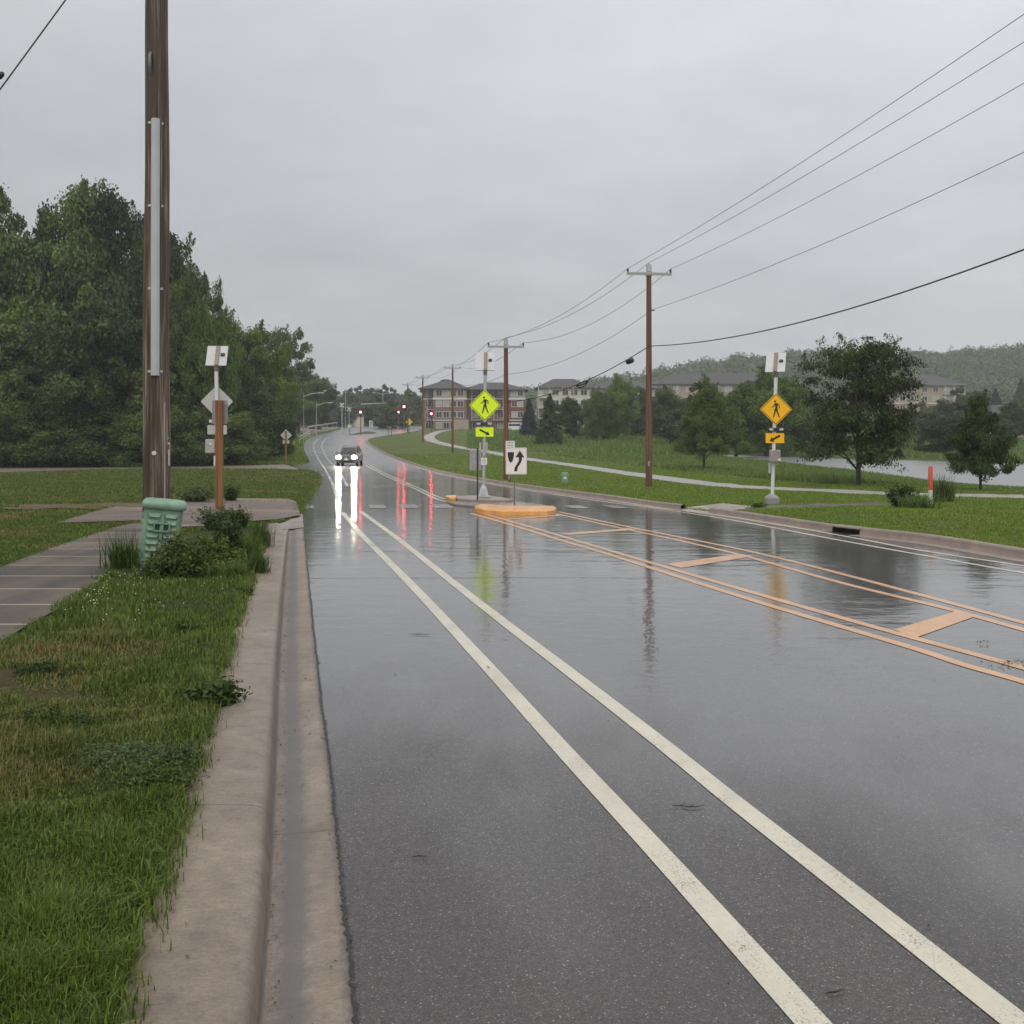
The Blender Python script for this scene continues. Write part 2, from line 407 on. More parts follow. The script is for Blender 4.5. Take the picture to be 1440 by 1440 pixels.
def cdt_sheet(name, poly, zf, mat, step=1.5, parent=None, kind='structure', uv=None):
    """flat polygon in plan, triangulated with inner points, laid on zf(X, Y)"""
    poly = [tuple(map(float, p)) for p in poly]
    q = [poly[0]]
    for p in poly[1:]:
        if math.hypot(p[0]-q[-1][0], p[1]-q[-1][1]) > .01: q.append(p)
    poly = q; A = np.array(poly)
    # inner points: spacing grows with distance
    pts = []
    y = A[:, 1].min()
    while y < A[:, 1].max():
        st = step*max(1., abs(y)/28.)
        xs = np.arange(A[:, 0].min(), A[:, 0].max(), st) + RNG.random()*st*.3
        pts.append(np.stack([xs, np.full_like(xs, y)], 1)); y += st
    pts = np.concatenate(pts)
    ok = inside(pts[:, 0], pts[:, 1], poly)
    pts = pts[ok]
    if len(pts):
        d = dist_poly(pts[:, 0], pts[:, 1], poly + [poly[0]])
        pts = pts[d > .15*step]
    vs = [Vector(p) for p in poly] + [Vector(p) for p in pts]
    n = len(poly)
    ov, oe, of, *_ = delaunay_2d_cdt(vs, [(i, (i+1) % n) for i in range(n)], [], 0, 1e-4)
    V = np.array([(v.x, v.y) for v in ov])
    fc = [f for f in of if len(f) == 3]
    C = np.array([V[list(f)].mean(0) for f in fc])
    keep = inside(C[:, 0], C[:, 1], poly)
    fc = np.array([f for f, k in zip(fc, keep) if k])
    a, b, c = V[fc[:, 0]], V[fc[:, 1]], V[fc[:, 2]]
    area = (b[:, 0]-a[:, 0])*(c[:, 1]-a[:, 1]) - (b[:, 1]-a[:, 1])*(c[:, 0]-a[:, 0])
    fc[area < 0] = fc[area < 0][:, ::-1]
    Z = zf(V[:, 0], V[:, 1])
    me = arr_mesh(name, np.column_stack([V, Z]), fc, True)
    return tag(link(name, me, mat, parent), kind=kind)
def offset(line, d):
    """offset a polyline to its left (d > 0)"""
    A = np.array(line, float); T = np.gradient(A, axis=0); T /= np.linalg.norm(T, axis=1)[:, None] + 1e-9
    return [(p[0] - t[1]*d, p[1] + t[0]*d) for p, t in zip(A, T)]
def sweep(name, line, profile, mat, side=1, kind='structure', parent=None, zf=gz, wob=0.):
    """profile [(outward, height)] swept along a plan polyline"""
    rows = [np.array(offset(line, side*o)) for o, h in profile]
    V = []; m = len(profile); n = len(line)
    for k, (o, h) in enumerate(profile):
        r = rows[k]; z = zf(np.array(line)[:, 0], np.array(line)[:, 1]) + h
        V.append(np.column_stack([r, z]))
    V = np.stack(V, 1).reshape(-1, 3)
    fc = [(i*m + k, (i+1)*m + k, (i+1)*m + k + 1, i*m + k + 1) for i in range(n-1) for k in range(m-1)]
    if side < 0: pass
    fc = [f if side < 0 else f[::-1] for f in fc]
    me = arr_mesh(name, V, fc, True)
    o = link(name, me, mat, parent)
    if kind: tag(o, kind=kind)
    return o
def strip(name, line, w, mat, dz=.004, kind='structure'):
    return sweep(name, line, [(-w/2, dz), (w/2, dz)], mat, 1, kind)
def resample(line, step):
    A = np.array(line, float); s = np.r_[0, np.cumsum(np.hypot(*np.diff(A, axis=0).T))]
    n = max(2, int(s[-1]/step)); t = np.linspace(0, s[-1], n)
    return list(zip(np.interp(t, s, A[:, 0]), np.interp(t, s, A[:, 1])))

# ------------------------------------------------------------------ road
G_PX = [(500, 1440), (484, 1260), (467, 1100), (452, 980), (441, 880), (433, 800), (428, 752), (425, 722)]
near0 = P2(500, 1440); near1 = P2(467, 1100)
dn = np.array(near0) - np.array(near1); dn /= np.linalg.norm(dn)
GL = [tuple(np.array(near0) + dn*k) for k in (14, 10, 6, 3, 1)] + PX(G_PX, 8)
LFAR = PX([(425, 722), (427, 708), (437, 694), (446, 680), (447, 671), (440, 664), (424, 660.5)], 5)
LFAR2 = PX([(405, 653.5), (430, 652), (435, 648), (430, 639), (427.5, 628), (432, 618), (449, 611.5), (470, 606.5), (483, 603.3), (492, 600.8), (498, 599.3)], 6)
R_PX = [(1440, 786), (1303, 763), (1178, 748.5), (1102, 737), (1050, 729), (997, 721.5), (957, 716.5), (915, 711.5), (860, 703), (800, 695), (720, 683.5), (660, 673), (620, 665), (590, 656.5), (560, 646), (540, 637.5), (525, 629), (516.5, 622.5), (518, 618.5), (531, 614.7), (550, 611.5), (572, 608.5), (588, 605.5), (597, 602.5), (600, 600.5)]
RR = PX(R_PX, 6)
rd = np.array(RR[0]) - np.array(RR[4]); rd /= np.linalg.norm(rd)
RNEAR = [tuple(np.array(RR[0]) + rd*k) for k in (26, 18, 10, 5, 2)]
RR = RNEAR + RR
road_poly = GL[:-1] + LFAR + LFAR2 + [P2(545, 599.0), P2(575, 599.2)] + RR[::-1]
cdt_sheet('road', road_poly, gz, M_ASPH, .8)

def lines(name, px, w, mat, n=8, ext=None, dz=.004):
    ln = PX(px, n)
    if ext:
        a, b = np.array(ln[0]), np.array(ln[3]); d = (a - b)/np.linalg.norm(a - b)
        ln = [tuple(a + d*ext), tuple(a + d*ext*.5)] + ln
    return strip(name, ln, w, mat, dz)
lines('bike_lane_line', [(1143, 1440), (945, 1220.5), (803, 1067), (686, 938), (595.5, 840), (545, 788.5), (510, 753.5), (481.5, 720.5)], .127, M_WHITE, 10, 8)
lines('bike_lane_line', [(1432, 1440), (1200, 1258), (1044, 1137), (925, 1041.5), (796.5, 942), (715, 880), (640, 821.5), (579, 773), (543, 745.5), (506.5, 719)], .127, M_WHITE, 10, 8)
lines('bike_lane_line', [(477, 706), (470, 686), (459, 663), (447, 644), (441, 630), (444, 620), (455, 613), (475, 607)], .14, M_FAINT)
lines('bike_lane_line', [(489, 684), (476, 662), (462, 647), (455, 636), (453, 625), (459, 616), (475, 610)], .14, M_FAINT)
lines('centre_line', [(668, 719), (733, 737.5), (796, 756), (860, 775), (900, 787), (1057, 833), (1251, 888), (1420, 934), (1620, 992)], .12, M_YEL, 8)
lines('centre_line', [(662, 722), (733, 742.5), (796, 762), (860, 781), (1061, 845), (1279, 910), (1355, 935), (1440, 959), (1600, 1006)], .12, M_YEL, 8)
lines('centre_line', [(784, 719.5), (860, 736), (961, 756.5), (1061, 777), (1198, 811), (1440, 876), (1620, 924)], .12, M_YEL, 8)
lines('centre_line', [(780, 722), (860, 740), (961, 761.5), (1053, 783.5), (1182, 819.5), (1335, 857), (1440, 886), (1600, 930)], .12, M_YEL, 8)
lines('centre_line', [(630, 706), (612, 701), (586, 688.5), (565, 679.5), (537, 666.5), (509, 651.5), (493, 641), (486, 632), (488, 622), (497, 614)], .12, M_FAINT)
lines('centre_line', [(634, 703), (616, 699), (590, 687), (569, 678), (541, 665.5), (513, 650.5), (497, 640), (489.5, 631), (491, 622)], .12, M_FAINT)
lines('edge_line', [(1620, 835), (1440, 806), (1198, 763), (1033, 732), (930, 716), (860, 707), (800, 698), (726, 687), (663, 675.5), (620, 667), (585, 657)], .1, M_WHITE)
lines('edge_line', [(1620, 824), (1440, 796), (1300, 775), (1198, 756), (1033, 727.5), (957, 718), (860, 703.5)], .1, M_WHITE)
def quad(name, px, mat, dz=.004):
    pts = [P2(*q) for q in px]
    return cdt_sheet(name, pts, lambda X, Y: gz(X, Y) + dz, mat, .6)
quad('median_bar', [(1257, 886), (1287, 897.5), (1368, 868.5), (1343, 860.5)], M_YEL, .005)
quad('median_bar', [(937, 793.5), (958, 799), (1060, 782.5), (1040, 779)], M_YEL, .005)
quad('median_bar', [(787, 750.5), (800, 752.5), (899, 745), (886, 743)], M_YEL, .005)
quad('median_bar', [(706, 730.6), (714, 731.2), (790, 725.3), (786, 723.8)], M_FAINT, .005)
for q in ([(424, 711), (441, 711), (442, 715), (424, 715)], [(518, 710), (540, 710), (544, 715), (520, 715)], [(560, 709.5), (584, 709.5), (590, 714.5), (564, 714.5)], [(604, 709.5), (630, 709.5), (640, 714.5), (612, 714.5)],
          [(792, 711), (815, 711), (832, 715), (806, 715)], [(846, 711), (868, 711), (888, 715), (864, 715)]):
    quad('crosswalk_bar', q, M_OLD, .006)

def crack(px, w, seed):
    rc = np.random.default_rng(seed); ln = resample(PX(px, 6), .06)
    ln = [(x, y + .012*math.sin(x*5 + seed) + rc.normal(0, .004)) for x, y in ln]
    V = []
    for x, y in ln:
        ww = w*(.4 + 1.2*rc.random()); V += [(x, y - ww, g1(x, y) + .003), (x, y + ww, g1(x, y) + .003)]
    tag(link('road_crack', arr_mesh('road_crack', V, [(2*i, 2*i+2, 2*i+3, 2*i+1) for i in range(len(ln)-1)]), plain('sealed_crack', (.014, .013, .013), .3)), kind='structure')
crack([(431, 776.5), (560, 776), (700, 775.5), (900, 776)], .014, 1)
crack([(436, 813.5), (560, 813), (760, 812.5), (930, 813)], .010, 2)
crack([(428, 752), (520, 751.5), (610, 751)], .012, 3)
# left kerb and gutter (one precast concrete run), cracks sealed along the asphalt edge
KLINE = resample([p for p in GL if p[1] < P2(427, 742)[1]], .18)
kl = np.array(KLINE)
prof_l = [(-.012, -.05), (-.005, .006), (.02, .008), (.14, -.004), (.30, -.018), (.322, -.018), (.327, -.014), (.336, .04), (.344, .085), (.356, .108), (.378, .124), (.41, .131), (.47, .135), (.60, .136), (.79, .13), (.80, .05), (.805, -.15)]
def kerb_mat():
    m, nt, b = newmat('kerb_and_gutter_concrete')
    v = pos(nt)
    n = noise(nt, v, 1.4, 7, .7); n2 = noise(nt, v, 75., 4, .8); n3 = noise(nt, v, 9., 5, .6)
    c = ramp(nt, n, [(.3, (.138, .106, .079)), (.52, (.196, .154, .118)), (.7, (.25, .20, .158))])
    c = mixc(nt, .75, c, mixc(nt, 1., c, ramp(nt, n2, [(.28, (.45, .45, .45)), (.45, (.95, .95, .95)), (.75, (1.4, 1.4, 1.4))]), 'MULTIPLY'))
    n4 = noise(nt, pos(nt, (1, 3.5, 1)), 16., 5, .75)
    c = mixc(nt, .6, c, mixc(nt, 1., c, ramp(nt, n4, [(.32, (.62, .61, .60)), (.5, (1, 1, 1)), (.72, (1.28, 1.27, 1.25))]), 'MULTIPLY'))
    c = mixc(nt, .55, c, mixc(nt, 1., c, ramp(nt, n3, [(.3, (.7, .68, .66)), (.7, (1.25, 1.25, 1.25))]), 'MULTIPLY'))
    at_ = N(nt, 'ShaderNodeAttribute', attribute_name='across')
    # grimy run of silt along the gutter floor
    wob = mth(nt, 'ADD', at_.outputs['Fac'], mth(nt, 'MULTIPLY', mth(nt, 'SUBTRACT', noise(nt, pos(nt, (22, 9, 1)), 1., 7, .78), .5), .17))
    silt = ramp(nt, wob, [(.13, (0, 0, 0)), (.185, (.75,)*3), (.245, (.75,)*3), (.29, (0, 0, 0))])
    c = mixc(nt, silt, c, (.082, .080, .082))
    lip_shade = ramp(nt, mth(nt, 'ADD', at_.outputs['Fac'], mth(nt, 'MULTIPLY', mth(nt, 'SUBTRACT', n3, .5), .018)), [(.308, (0, 0, 0)), (.318, (.92,)*3), (.327, (.92,)*3), (.333, (.15,)*3), (.36, (0, 0, 0))])  # contact shade at the foot of the kerb face, painted as a dark line
    c = mixc(nt, lip_shade, c, (.075, .058, .046))
    stain = mth(nt, 'ADD', at_.outputs['Fac'], mth(nt, 'MULTIPLY', mth(nt, 'SUBTRACT', noise(nt, pos(nt, (30, 16, 1)), 1., 6, .8), .5), .10))
    c = mixc(nt, ramp(nt, stain, [(0., (.85,)*3), (.012, (.75,)*3), (.045, (0, 0, 0))]), c, (.05, .045, .042))
    blot = noise(nt, v, 5.5, 6, .75); c = mixc(nt, ramp(nt, blot, [(.60, (0, 0, 0)), (.70, (.55,)*3)]), c, (.085, .070, .058))
    sp = N(nt, 'ShaderNodeSeparateXYZ'); L(nt, v, sp.inputs[0])
    fr = mth(nt, 'FRACT', mth(nt, 'DIVIDE', mth(nt, 'ADD', mth(nt, 'SUBTRACT', sp.outputs[1], 5.17 - 1.525), mth(nt, 'MULTIPLY', noise(nt, v, 4., 2, .5), .02)), 3.05))
    d = mth(nt, 'ABSOLUTE', mth(nt, 'SUBTRACT', fr, .5))
    c = mixc(nt, ramp(nt, d, [(0, (.9,)*3), (.0018, (.9,)*3), (.0034, (0, 0, 0))]), c, (.06, .05, .042))
    L(nt, c, b.inputs['Base Color']); b.inputs['Roughness'].default_value = .6
    L(nt, bump(nt, n2, .4, .003), b.inputs['Normal'])
    wet_coat(nt, b, None, .25, .45, .18)
    return m
kerb = sweep('kerb_and_gutter', KLINE, prof_l, kerb_mat(), 1)
_co = np.empty(len(kerb.data.vertices)*3, np.float32); kerb.data.vertices.foreach_get('co', _co); _co = _co.reshape(-1, 3)
_g = gz(_co[:, 0], _co[:, 1]); _row = np.repeat(np.array(KLINE)[:, 1], len(prof_l)); _t = sstep(_row.max() - .25, _row.max() - 2.2, -(-_row))
_hh = _co[:, 2] - _g; _co[:, 2] = _g + np.where((_hh > .03) & (np.tile([o for o, h in prof_l], len(KLINE)) < .59), .02 + (_hh - .02)*(1 - sstep(_row.max() - 2.2, _row.max() - .3, _row)), _hh)
kerb.data.vertices.foreach_set('co', _co.ravel()); kerb.data.update()
a_ = kerb.data.attributes.new('across', 'FLOAT', 'POINT')
a_.data.foreach_set('value', np.tile([o for o, h in prof_l], len(KLINE)).astype(np.float32))
# ragged tar seam where asphalt meets the gutter
rs = resample(KLINE, .016); rs = [(x + random.gauss(0, .005) + .004*math.sin(y*2.3) + .0045*math.sin(y*8.3)*math.sin(y*1.9), y) for x, y in rs if y > 1.5]
seam = np.array(rs); wv = np.abs(np.random.default_rng(3).normal(.003, .0055, len(rs)))*(np.random.default_rng(4).random(len(rs)) < .85) + .0012
V = []
for (x, y), w in zip(rs, wv): V += [(x - w - .004, y, g1(x, y) + .010), (x + w*.7, y, g1(x, y) + .010)]
me = arr_mesh('tar_seam', V, [(2*i, 2*i+1, 2*i+3, 2*i+2) for i in range(len(rs)-1)])
tag(link('tar_seam', me, plain('tar', (.012, .012, .012), .5)), kind='structure')

# right kerb
def rk(lo, hi):
    return [p for p in RR if lo <= p[1] <= hi]
yr1 = P2(997, 721.5)[1]; yr2 = P2(957, 716.5)[1]
prof_r = [(-.34, .004), (-.02, .003), (0, .004), (.012, .10), (.03, .138), (.07, .15), (.16, .15), (.175, .10), (.18, -.15)]
inx = P2(1204, 752)[1], P2(1178, 748)[1]
kr = [p for p in RR]
near_k = resample([p for p in kr if p[1] <= yr1], .3)
sweep('kerb', [p for p in near_k if p[1] <= inx[0] + .1], prof_r, M_KERBR, -1)
sweep('kerb', [p for p in near_k if p[1] >= inx[1] - .1], prof_r, M_KERBR, -1)
i_end = min(range(len(kr)), key=lambda i: abs(kr[i][0] - P2(531, 614.7)[0]) + abs(kr[i][1] - P2(531, 614.7)[1]))
i_st = min(range(len(kr)), key=lambda i: abs(kr[i][1] - yr2) + abs(kr[i][0] - P2(957, 716.5)[0]))
sweep('kerb', kr[i_st:i_end], prof_r, M_KERBR, -1)
# ramp apron between the two kerbs
pa = [p for p in kr if yr1 - .3 <= p[1] <= yr2 + .3]
sweep('kerb_ramp', pa, [(-.3, .006), (0, .008), (.5, .05), (1.6, .135)], M_APRON, -1)
# storm drain inlet
gap = [p for p in near_k if inx[0] - .25 <= p[1] <= inx[1] + .25]
ic = gap[len(gap)//2]
dr = empty('storm_drain', (ic[0], ic[1], g1(*ic)), 'dark storm drain inlet opening in the wet kerb', 'drain')
def into(o, e):
    o.data.transform(Matrix.Translation(-e.location)); o.parent = e; return o
into(sweep('hood', gap, [(.17, .10), (.004, .10), (.012, .128), (.03, .142), (.07, .153), (.20, .153)], M_KERBR, -1, None), dr)
into(sweep('throat', gap, [(-.02, .004), (.02, -.05), (.165, -.05), (.17, .102)], M_BLACK, -1, None), dr)
into(sweep('sill', gap, [(-.10, .006), (-.02, .006), (0, -.02)], plain('drain_iron', (.03, .028, .026), .5, .5), -1, None), dr)

# lawns ------------------------------------------------------------------
EDGE_L = GL[:-1] + LFAR
def lawn_lo(X, Y):
    d = dist_poly(X, Y, EDGE_L)
    t = sstep(20, 24, Y)
    return .125*(1 - t) + t*(.03 + .09*sstep(0, 3.5, d))
def wavy(X, Y): return .018*np.sin(X*2.1 + 1.3*np.sin(Y*.9)) * np.sin(Y*1.7 + X*.6) + .01*np.sin(X*5.3)*np.sin(Y*4.7)
def lawn_z(X, Y): return gz(X, Y) + lawn_lo(X, Y) + wavy(X, Y)*sstep(.75, 2., dist_poly(X, Y, EDGE_L))
KBACK = offset(KLINE, .76)
lawn_left = [(-14., -10.)] + [(p[0], p[1]) for p in KBACK] + offset([GL[-3], GL[-2]], .1)[1:] + LFAR[:-1] + PX([(424, 661), (300, 661), (160, 662), (0, 667), (-300, 676)], 4) + [(-60., 60.), (-60., -10.)]
cdt_sheet('lawn', lawn_left, lawn_z, M_LAWN, .55)
RB = offset(RR, -.165)
POND_D = 4.0
def PZ(px, py): Y = POND_D*F/(py - HOR); return ((px - 720)/F*Y, Y)
bank_near = [PZ(*q) for q in cat([(1800, 722), (1600, 704), (1440, 690), (1340, 682), (1270, 674), (1200, 665), (1120, 655), (1050, 647.5), (1010, 642.5)], 5)]
bank_far = [PZ(*q) for q in cat([(1010, 639.8), (1050, 640.5), (1120, 643.3), (1200, 645.5), (1300, 648), (1440, 652), (1600, 658), (1800, 664)], 5)]
pond = bank_near + bank_far
iN = min(range(len(RB)), key=lambda i: math.hypot(RB[i][0] - P2(531, 614.7)[0], RB[i][1] - P2(531, 614.7)[1]))
lawn_right = RB[:iN] + [P2(560, 612.5), P2(640, 612), (2., 150.), (25., 128.)] + offset(bank_near[::-1], 0)[4:] + [(75., 30.), (60., 5.), (30., -10.)]
def pond_s(X, Y):
    d = dist_poly(X, Y, pond + [pond[0]]); ins = inside(X, Y, pond)
    return np.where(ins, -d, d)
def right_z(X, Y):
    d = dist_poly(X, Y, RR)
    ramp_d = np.hypot(X - pa[len(pa)//2][0], Y - pa[len(pa)//2][1])
    k = .13*sstep(1.2, 2.6, ramp_d) + .03*(1 - sstep(1.2, 2.6, ramp_d))
    z = gz(X, Y) + k + wavy(X, Y)*sstep(.2, 1.5, d)
    # slight mound behind the kerb near the marker post
    z += .22*np.exp(-(((X - 9.6)/3.)**2 + ((Y - 24.)/3.2)**2))*sstep(0, 2.5, d)
    s = pond_s(X, Y)
    low = EYE - POND_D + .09
    t = np.clip(s/15., 0, 1); t = t*.8 + .2*t*t; return np.where(z > low, z*t + low*(1 - t), z)
cdt_sheet('mown_lawn', lawn_right, right_z, M_LAWNR, .8)

# wide ground sheet
xs = np.unique(np.r_[np.arange(-900, -120, 30), np.arange(-120, -60, 6), np.arange(-60, 130, 2.), np.arange(130, 240, 8), np.arange(240, 1101, 30)])
ys = np.unique(np.r_[np.arange(-40, 140, 2.), np.arange(140, 320, 5), np.arange(320, 1500, 30)])
GX, GY = np.meshgrid(xs, ys)
GZ = gz(GX, GY) - .07
S = pond_s(GX.ravel(), GY.ravel()).reshape(GX.shape)
GZ = np.where(S < 5, (GZ)*sstep(0, 5, S) + (EYE - POND_D + .03)*(1 - sstep(0, 5, S)), GZ)
GZ = np.where(S < 0, EYE - POND_D + .03 - .9*sstep(0, 3, -S), GZ)
ny, nx = GX.shape
ii = np.arange(ny*nx).reshape(ny, nx)
fc = np.stack([ii[:-1, :-1], ii[:-1, 1:], ii[1:, 1:], ii[1:, :-1]], -1).reshape(-1, 4)
# keep the sheet clear of the pavements: drop it well below the carriageway and the lawns
flat = inside(GX.ravel(), GY.ravel(), lawn_right).reshape(GX.shape) | inside(GX.ravel(), GY.ravel(), lawn_left).reshape(GX.shape)
GZ = np.where(flat & (dist_poly(GX, GY, lawn_right + [lawn_right[0]]) > 3) , GZ - .35, GZ)
tag(link('ground', arr_mesh('ground', np.column_stack([GX.ravel(), GY.ravel(), GZ.ravel()]), fc, True), M_FIELD), kind='structure')
def water_mat():
    m, nt, b = newmat('pond_water')
    b.inputs['Base Color'].default_value = rgba((.20, .205, .20)); b.inputs['Roughness'].default_value = .3
    b.inputs['IOR'].default_value = 1.5
    n = noise(nt, pos(nt, (1, 2.2, 1)), 1.4, 4, .6)
    L(nt, bump(nt, n, .7, .12), b.inputs['Normal']); return m
me = bpy.data.meshes.new('water'); wp = offset(pond + [pond[0]], -.0)[:-1]
cdt_sheet('water', pond, lambda X, Y: np.full_like(X, EYE - POND_D), water_mat(), 3.)

# gravel side road
gd = PX([(424, 660.8), (300, 661), (160, 661.5), (0, 666.5), (-300, 676)], 4) + PX([(-300, 658), (0, 656), (160, 656.8), (300, 655.5), (400, 653.5)], 4)
cdt_sheet('gravel_side_road', gd, lambda X, Y: gz(X, Y) + .03, M_GRAVEL, 1.2)
# sidewalk and ramp
def walk_z(X, Y): return gz(X, Y) + lawn_lo(X, Y) + .028
sw = PX([(-260, 1100), (-100, 975), (0, 907), (43, 880), (97, 850), (143, 817), (160, 795), (200, 768), (245, 745)], 5, .13) + PX([(200, 735), (160, 743), (117, 757), (70, 773), (0, 800), (-120, 850), (-330, 945)], 5, .13)
cdt_sheet('sidewalk', sw, walk_z, M_WALK, .5)
pz = [P2(*q, .12) for q in [(80, 737), (120, 724), (168, 711.5), (250, 706.5)]] + [P2(*q, .03) for q in [(330, 704.5), (404, 703), (416, 706), (420, 716), (422, 726)]] + [P2(*q, .1) for q in [(392, 728), (350, 732), (300, 741), (250, 744), (200, 734.5), (160, 736)]]
cdt_sheet('ramp_pavement', pz, lambda X, Y: walk_z(X, Y) + .004, M_PLAZA, .6)
ap = [P2(*q) for q in [(424.5, 718), (427.2, 742.5)]] + [P2(*q, .02) for q in [(408, 743.5)]] + [P2(*q, .1) for q in [(383, 744), (384, 737), (393, 726.5)]] + [P2(419, 715)]
cdt_sheet('kerb_apron', ap, lambda X, Y: walk_z(X, Y)*.0 + gz(X, Y) + .014 + .11*sstep(.45, .8, dist_poly(X, Y, EDGE_L))*(1 - sstep(23., 26., Y)), M_APRON, .3)
# concrete trail on the right
tr = PX([(1440, 700), (1284, 697.2), (1140, 690.5), (1050, 686.3), (983, 680), (900, 669), (800, 654), (741, 646), (687, 636), (641, 628.5), (612, 621.5), (604, 616.5), (606, 611.5), (618, 606), (640, 602.5)], 6, .1)
sweep('trail', tr, [(-.95, .02), (-.88, .028), (0, .035), (.88, .028), (.95, .02)], M_PATH, 1, zf=lambda X, Y: np.where(inside(X, Y, lawn_right), right_z(X, Y), gz(X, Y) - .05))
tr2 = PX([(1015, 715), (1061, 715.5), (1120, 713.5), (1180, 711), (1250, 709)], 5, .12)
sweep('wet_side_path', tr2, [(-.5, .012), (0, .018), (.5, .012)], M_WALK, 1, zf=right_z)
# ballast bank of the railway beyond the bend and the planted traffic island
bl = [P2(*q) for q in [(432, 611), (452, 607.5), (474, 602.8), (478, 600.6), (455, 601.5), (410, 603)]]
cdt_sheet('ballast_bank', bl, lambda X, Y: gz(X, Y) + 1.3*sstep(0, 5., dist_poly(X, Y, bl + [bl[0]])), plain('pink_ballast', (.20, .145, .13), .9, 0, .3, 3, False), 2.)
ti = PX([(488, 611.8), (500, 609.5), (513, 607), (522, 607), (530, 609.3), (515, 610.5), (500, 611.6)], 4)
cdt_sheet('traffic_island', ti, lambda X, Y: gz(X, Y) + .03 + .55*sstep(0, 3.2, dist_poly(X, Y, ti + [ti[0]])), ground_grass('rough_island_grass', (.05, .06, .018), (.09, .095, .03), (.17, .12, .06), .8, .3), 1.2)
tk = [P2(*q) for q in [(474, 603), (500, 601.2), (545, 599.3), (545, 598.9), (478, 600.9)]]

# pedestrian refuge island (concrete, two raised kerbs with orange noses)
def island(name, outline, h, mat, lbl=None):
    pts = [P2(*q) for q in outline]; n = len(pts)
    c = np.mean(pts, axis=0)
    v = []; 
    for s_, z in ((1.0, -.05), (.996, h*.86), (.982, h), ):
        for p in pts:
            q = c + (np.array(p) - c)*s_; v.append((q[0], q[1], g1(*p) + z))
    f = [tuple(range(2*n, 3*n))]
    for k in range(2):
        for i in range(n): f.append((k*n + i, k*n + (i+1) % n, (k+1)*n + (i+1) % n, (k+1)*n + i))
    b = MB(); b.add(v, f)
    return b
isl = empty('refuge_island', P(690, 712), 'concrete pedestrian refuge with orange painted noses in mid road', 'traffic island')
il = isl.location
def local(mb, o):
    mb.v = [(a - o[0], b - o[1], c - o[2]) for a, b, c in mb.v]; return mb
nose_near = [(667, 719.5), (680, 722.5), (705, 724.8), (770, 724.6), (780, 722.8), (783, 720), (779, 717.2), (706, 716.5), (690, 714.8), (676, 714.6), (668, 716.5)]
local(island('n', nose_near, .125, None), il).build('nose_kerb', M_NOSE, isl)
core = [(629, 708), (640, 711.5), (667, 713.8), (690, 714.7), (706, 716.4), (778, 717.1), (783, 716), (760, 711.5), (715, 706.5), (690, 703.5), (660, 702.2), (636, 703.2)]
local(island('n', core, .06, None), il).build('refuge_slab', M_APRON, isl)
far_k = [(641, 706.6), (660, 708.5), (712, 709.5), (722, 708.3), (703, 704.6), (690, 703.4), (662, 702.2), (642, 703.2)]
local(island('n', far_k, .15, None), il).build('rear_kerb', M_KERB, isl)
far_n = [(626.5, 705.2), (633, 707.2), (641, 706.9), (642, 703.0), (634, 702.6), (627.5, 703.6)]
local(island('n', far_n, .17, None), il).build('rear_nose', M_NOSE, isl)

_c = P2(112, 713, .12); _q = [(_c[0] + (2.1 + .5*math.sin(3*a) + .35*math.sin(7*a + 1))*math.cos(a), _c[1] + (2.0 + .5*math.sin(2*a + 1) + .4*math.sin(5*a))*math.sin(a)) for a in np.linspace(0, 2*PI, 60)[:-1]]
cdt_sheet('bare_earth', [p for p in _q], lambda X, Y: lawn_z(X, Y) + .035, ground_grass('bare_earth_soil', (.10, .075, .045), (.20, .15, .095), (.05, .065, .02), .8, 1.6), .4)
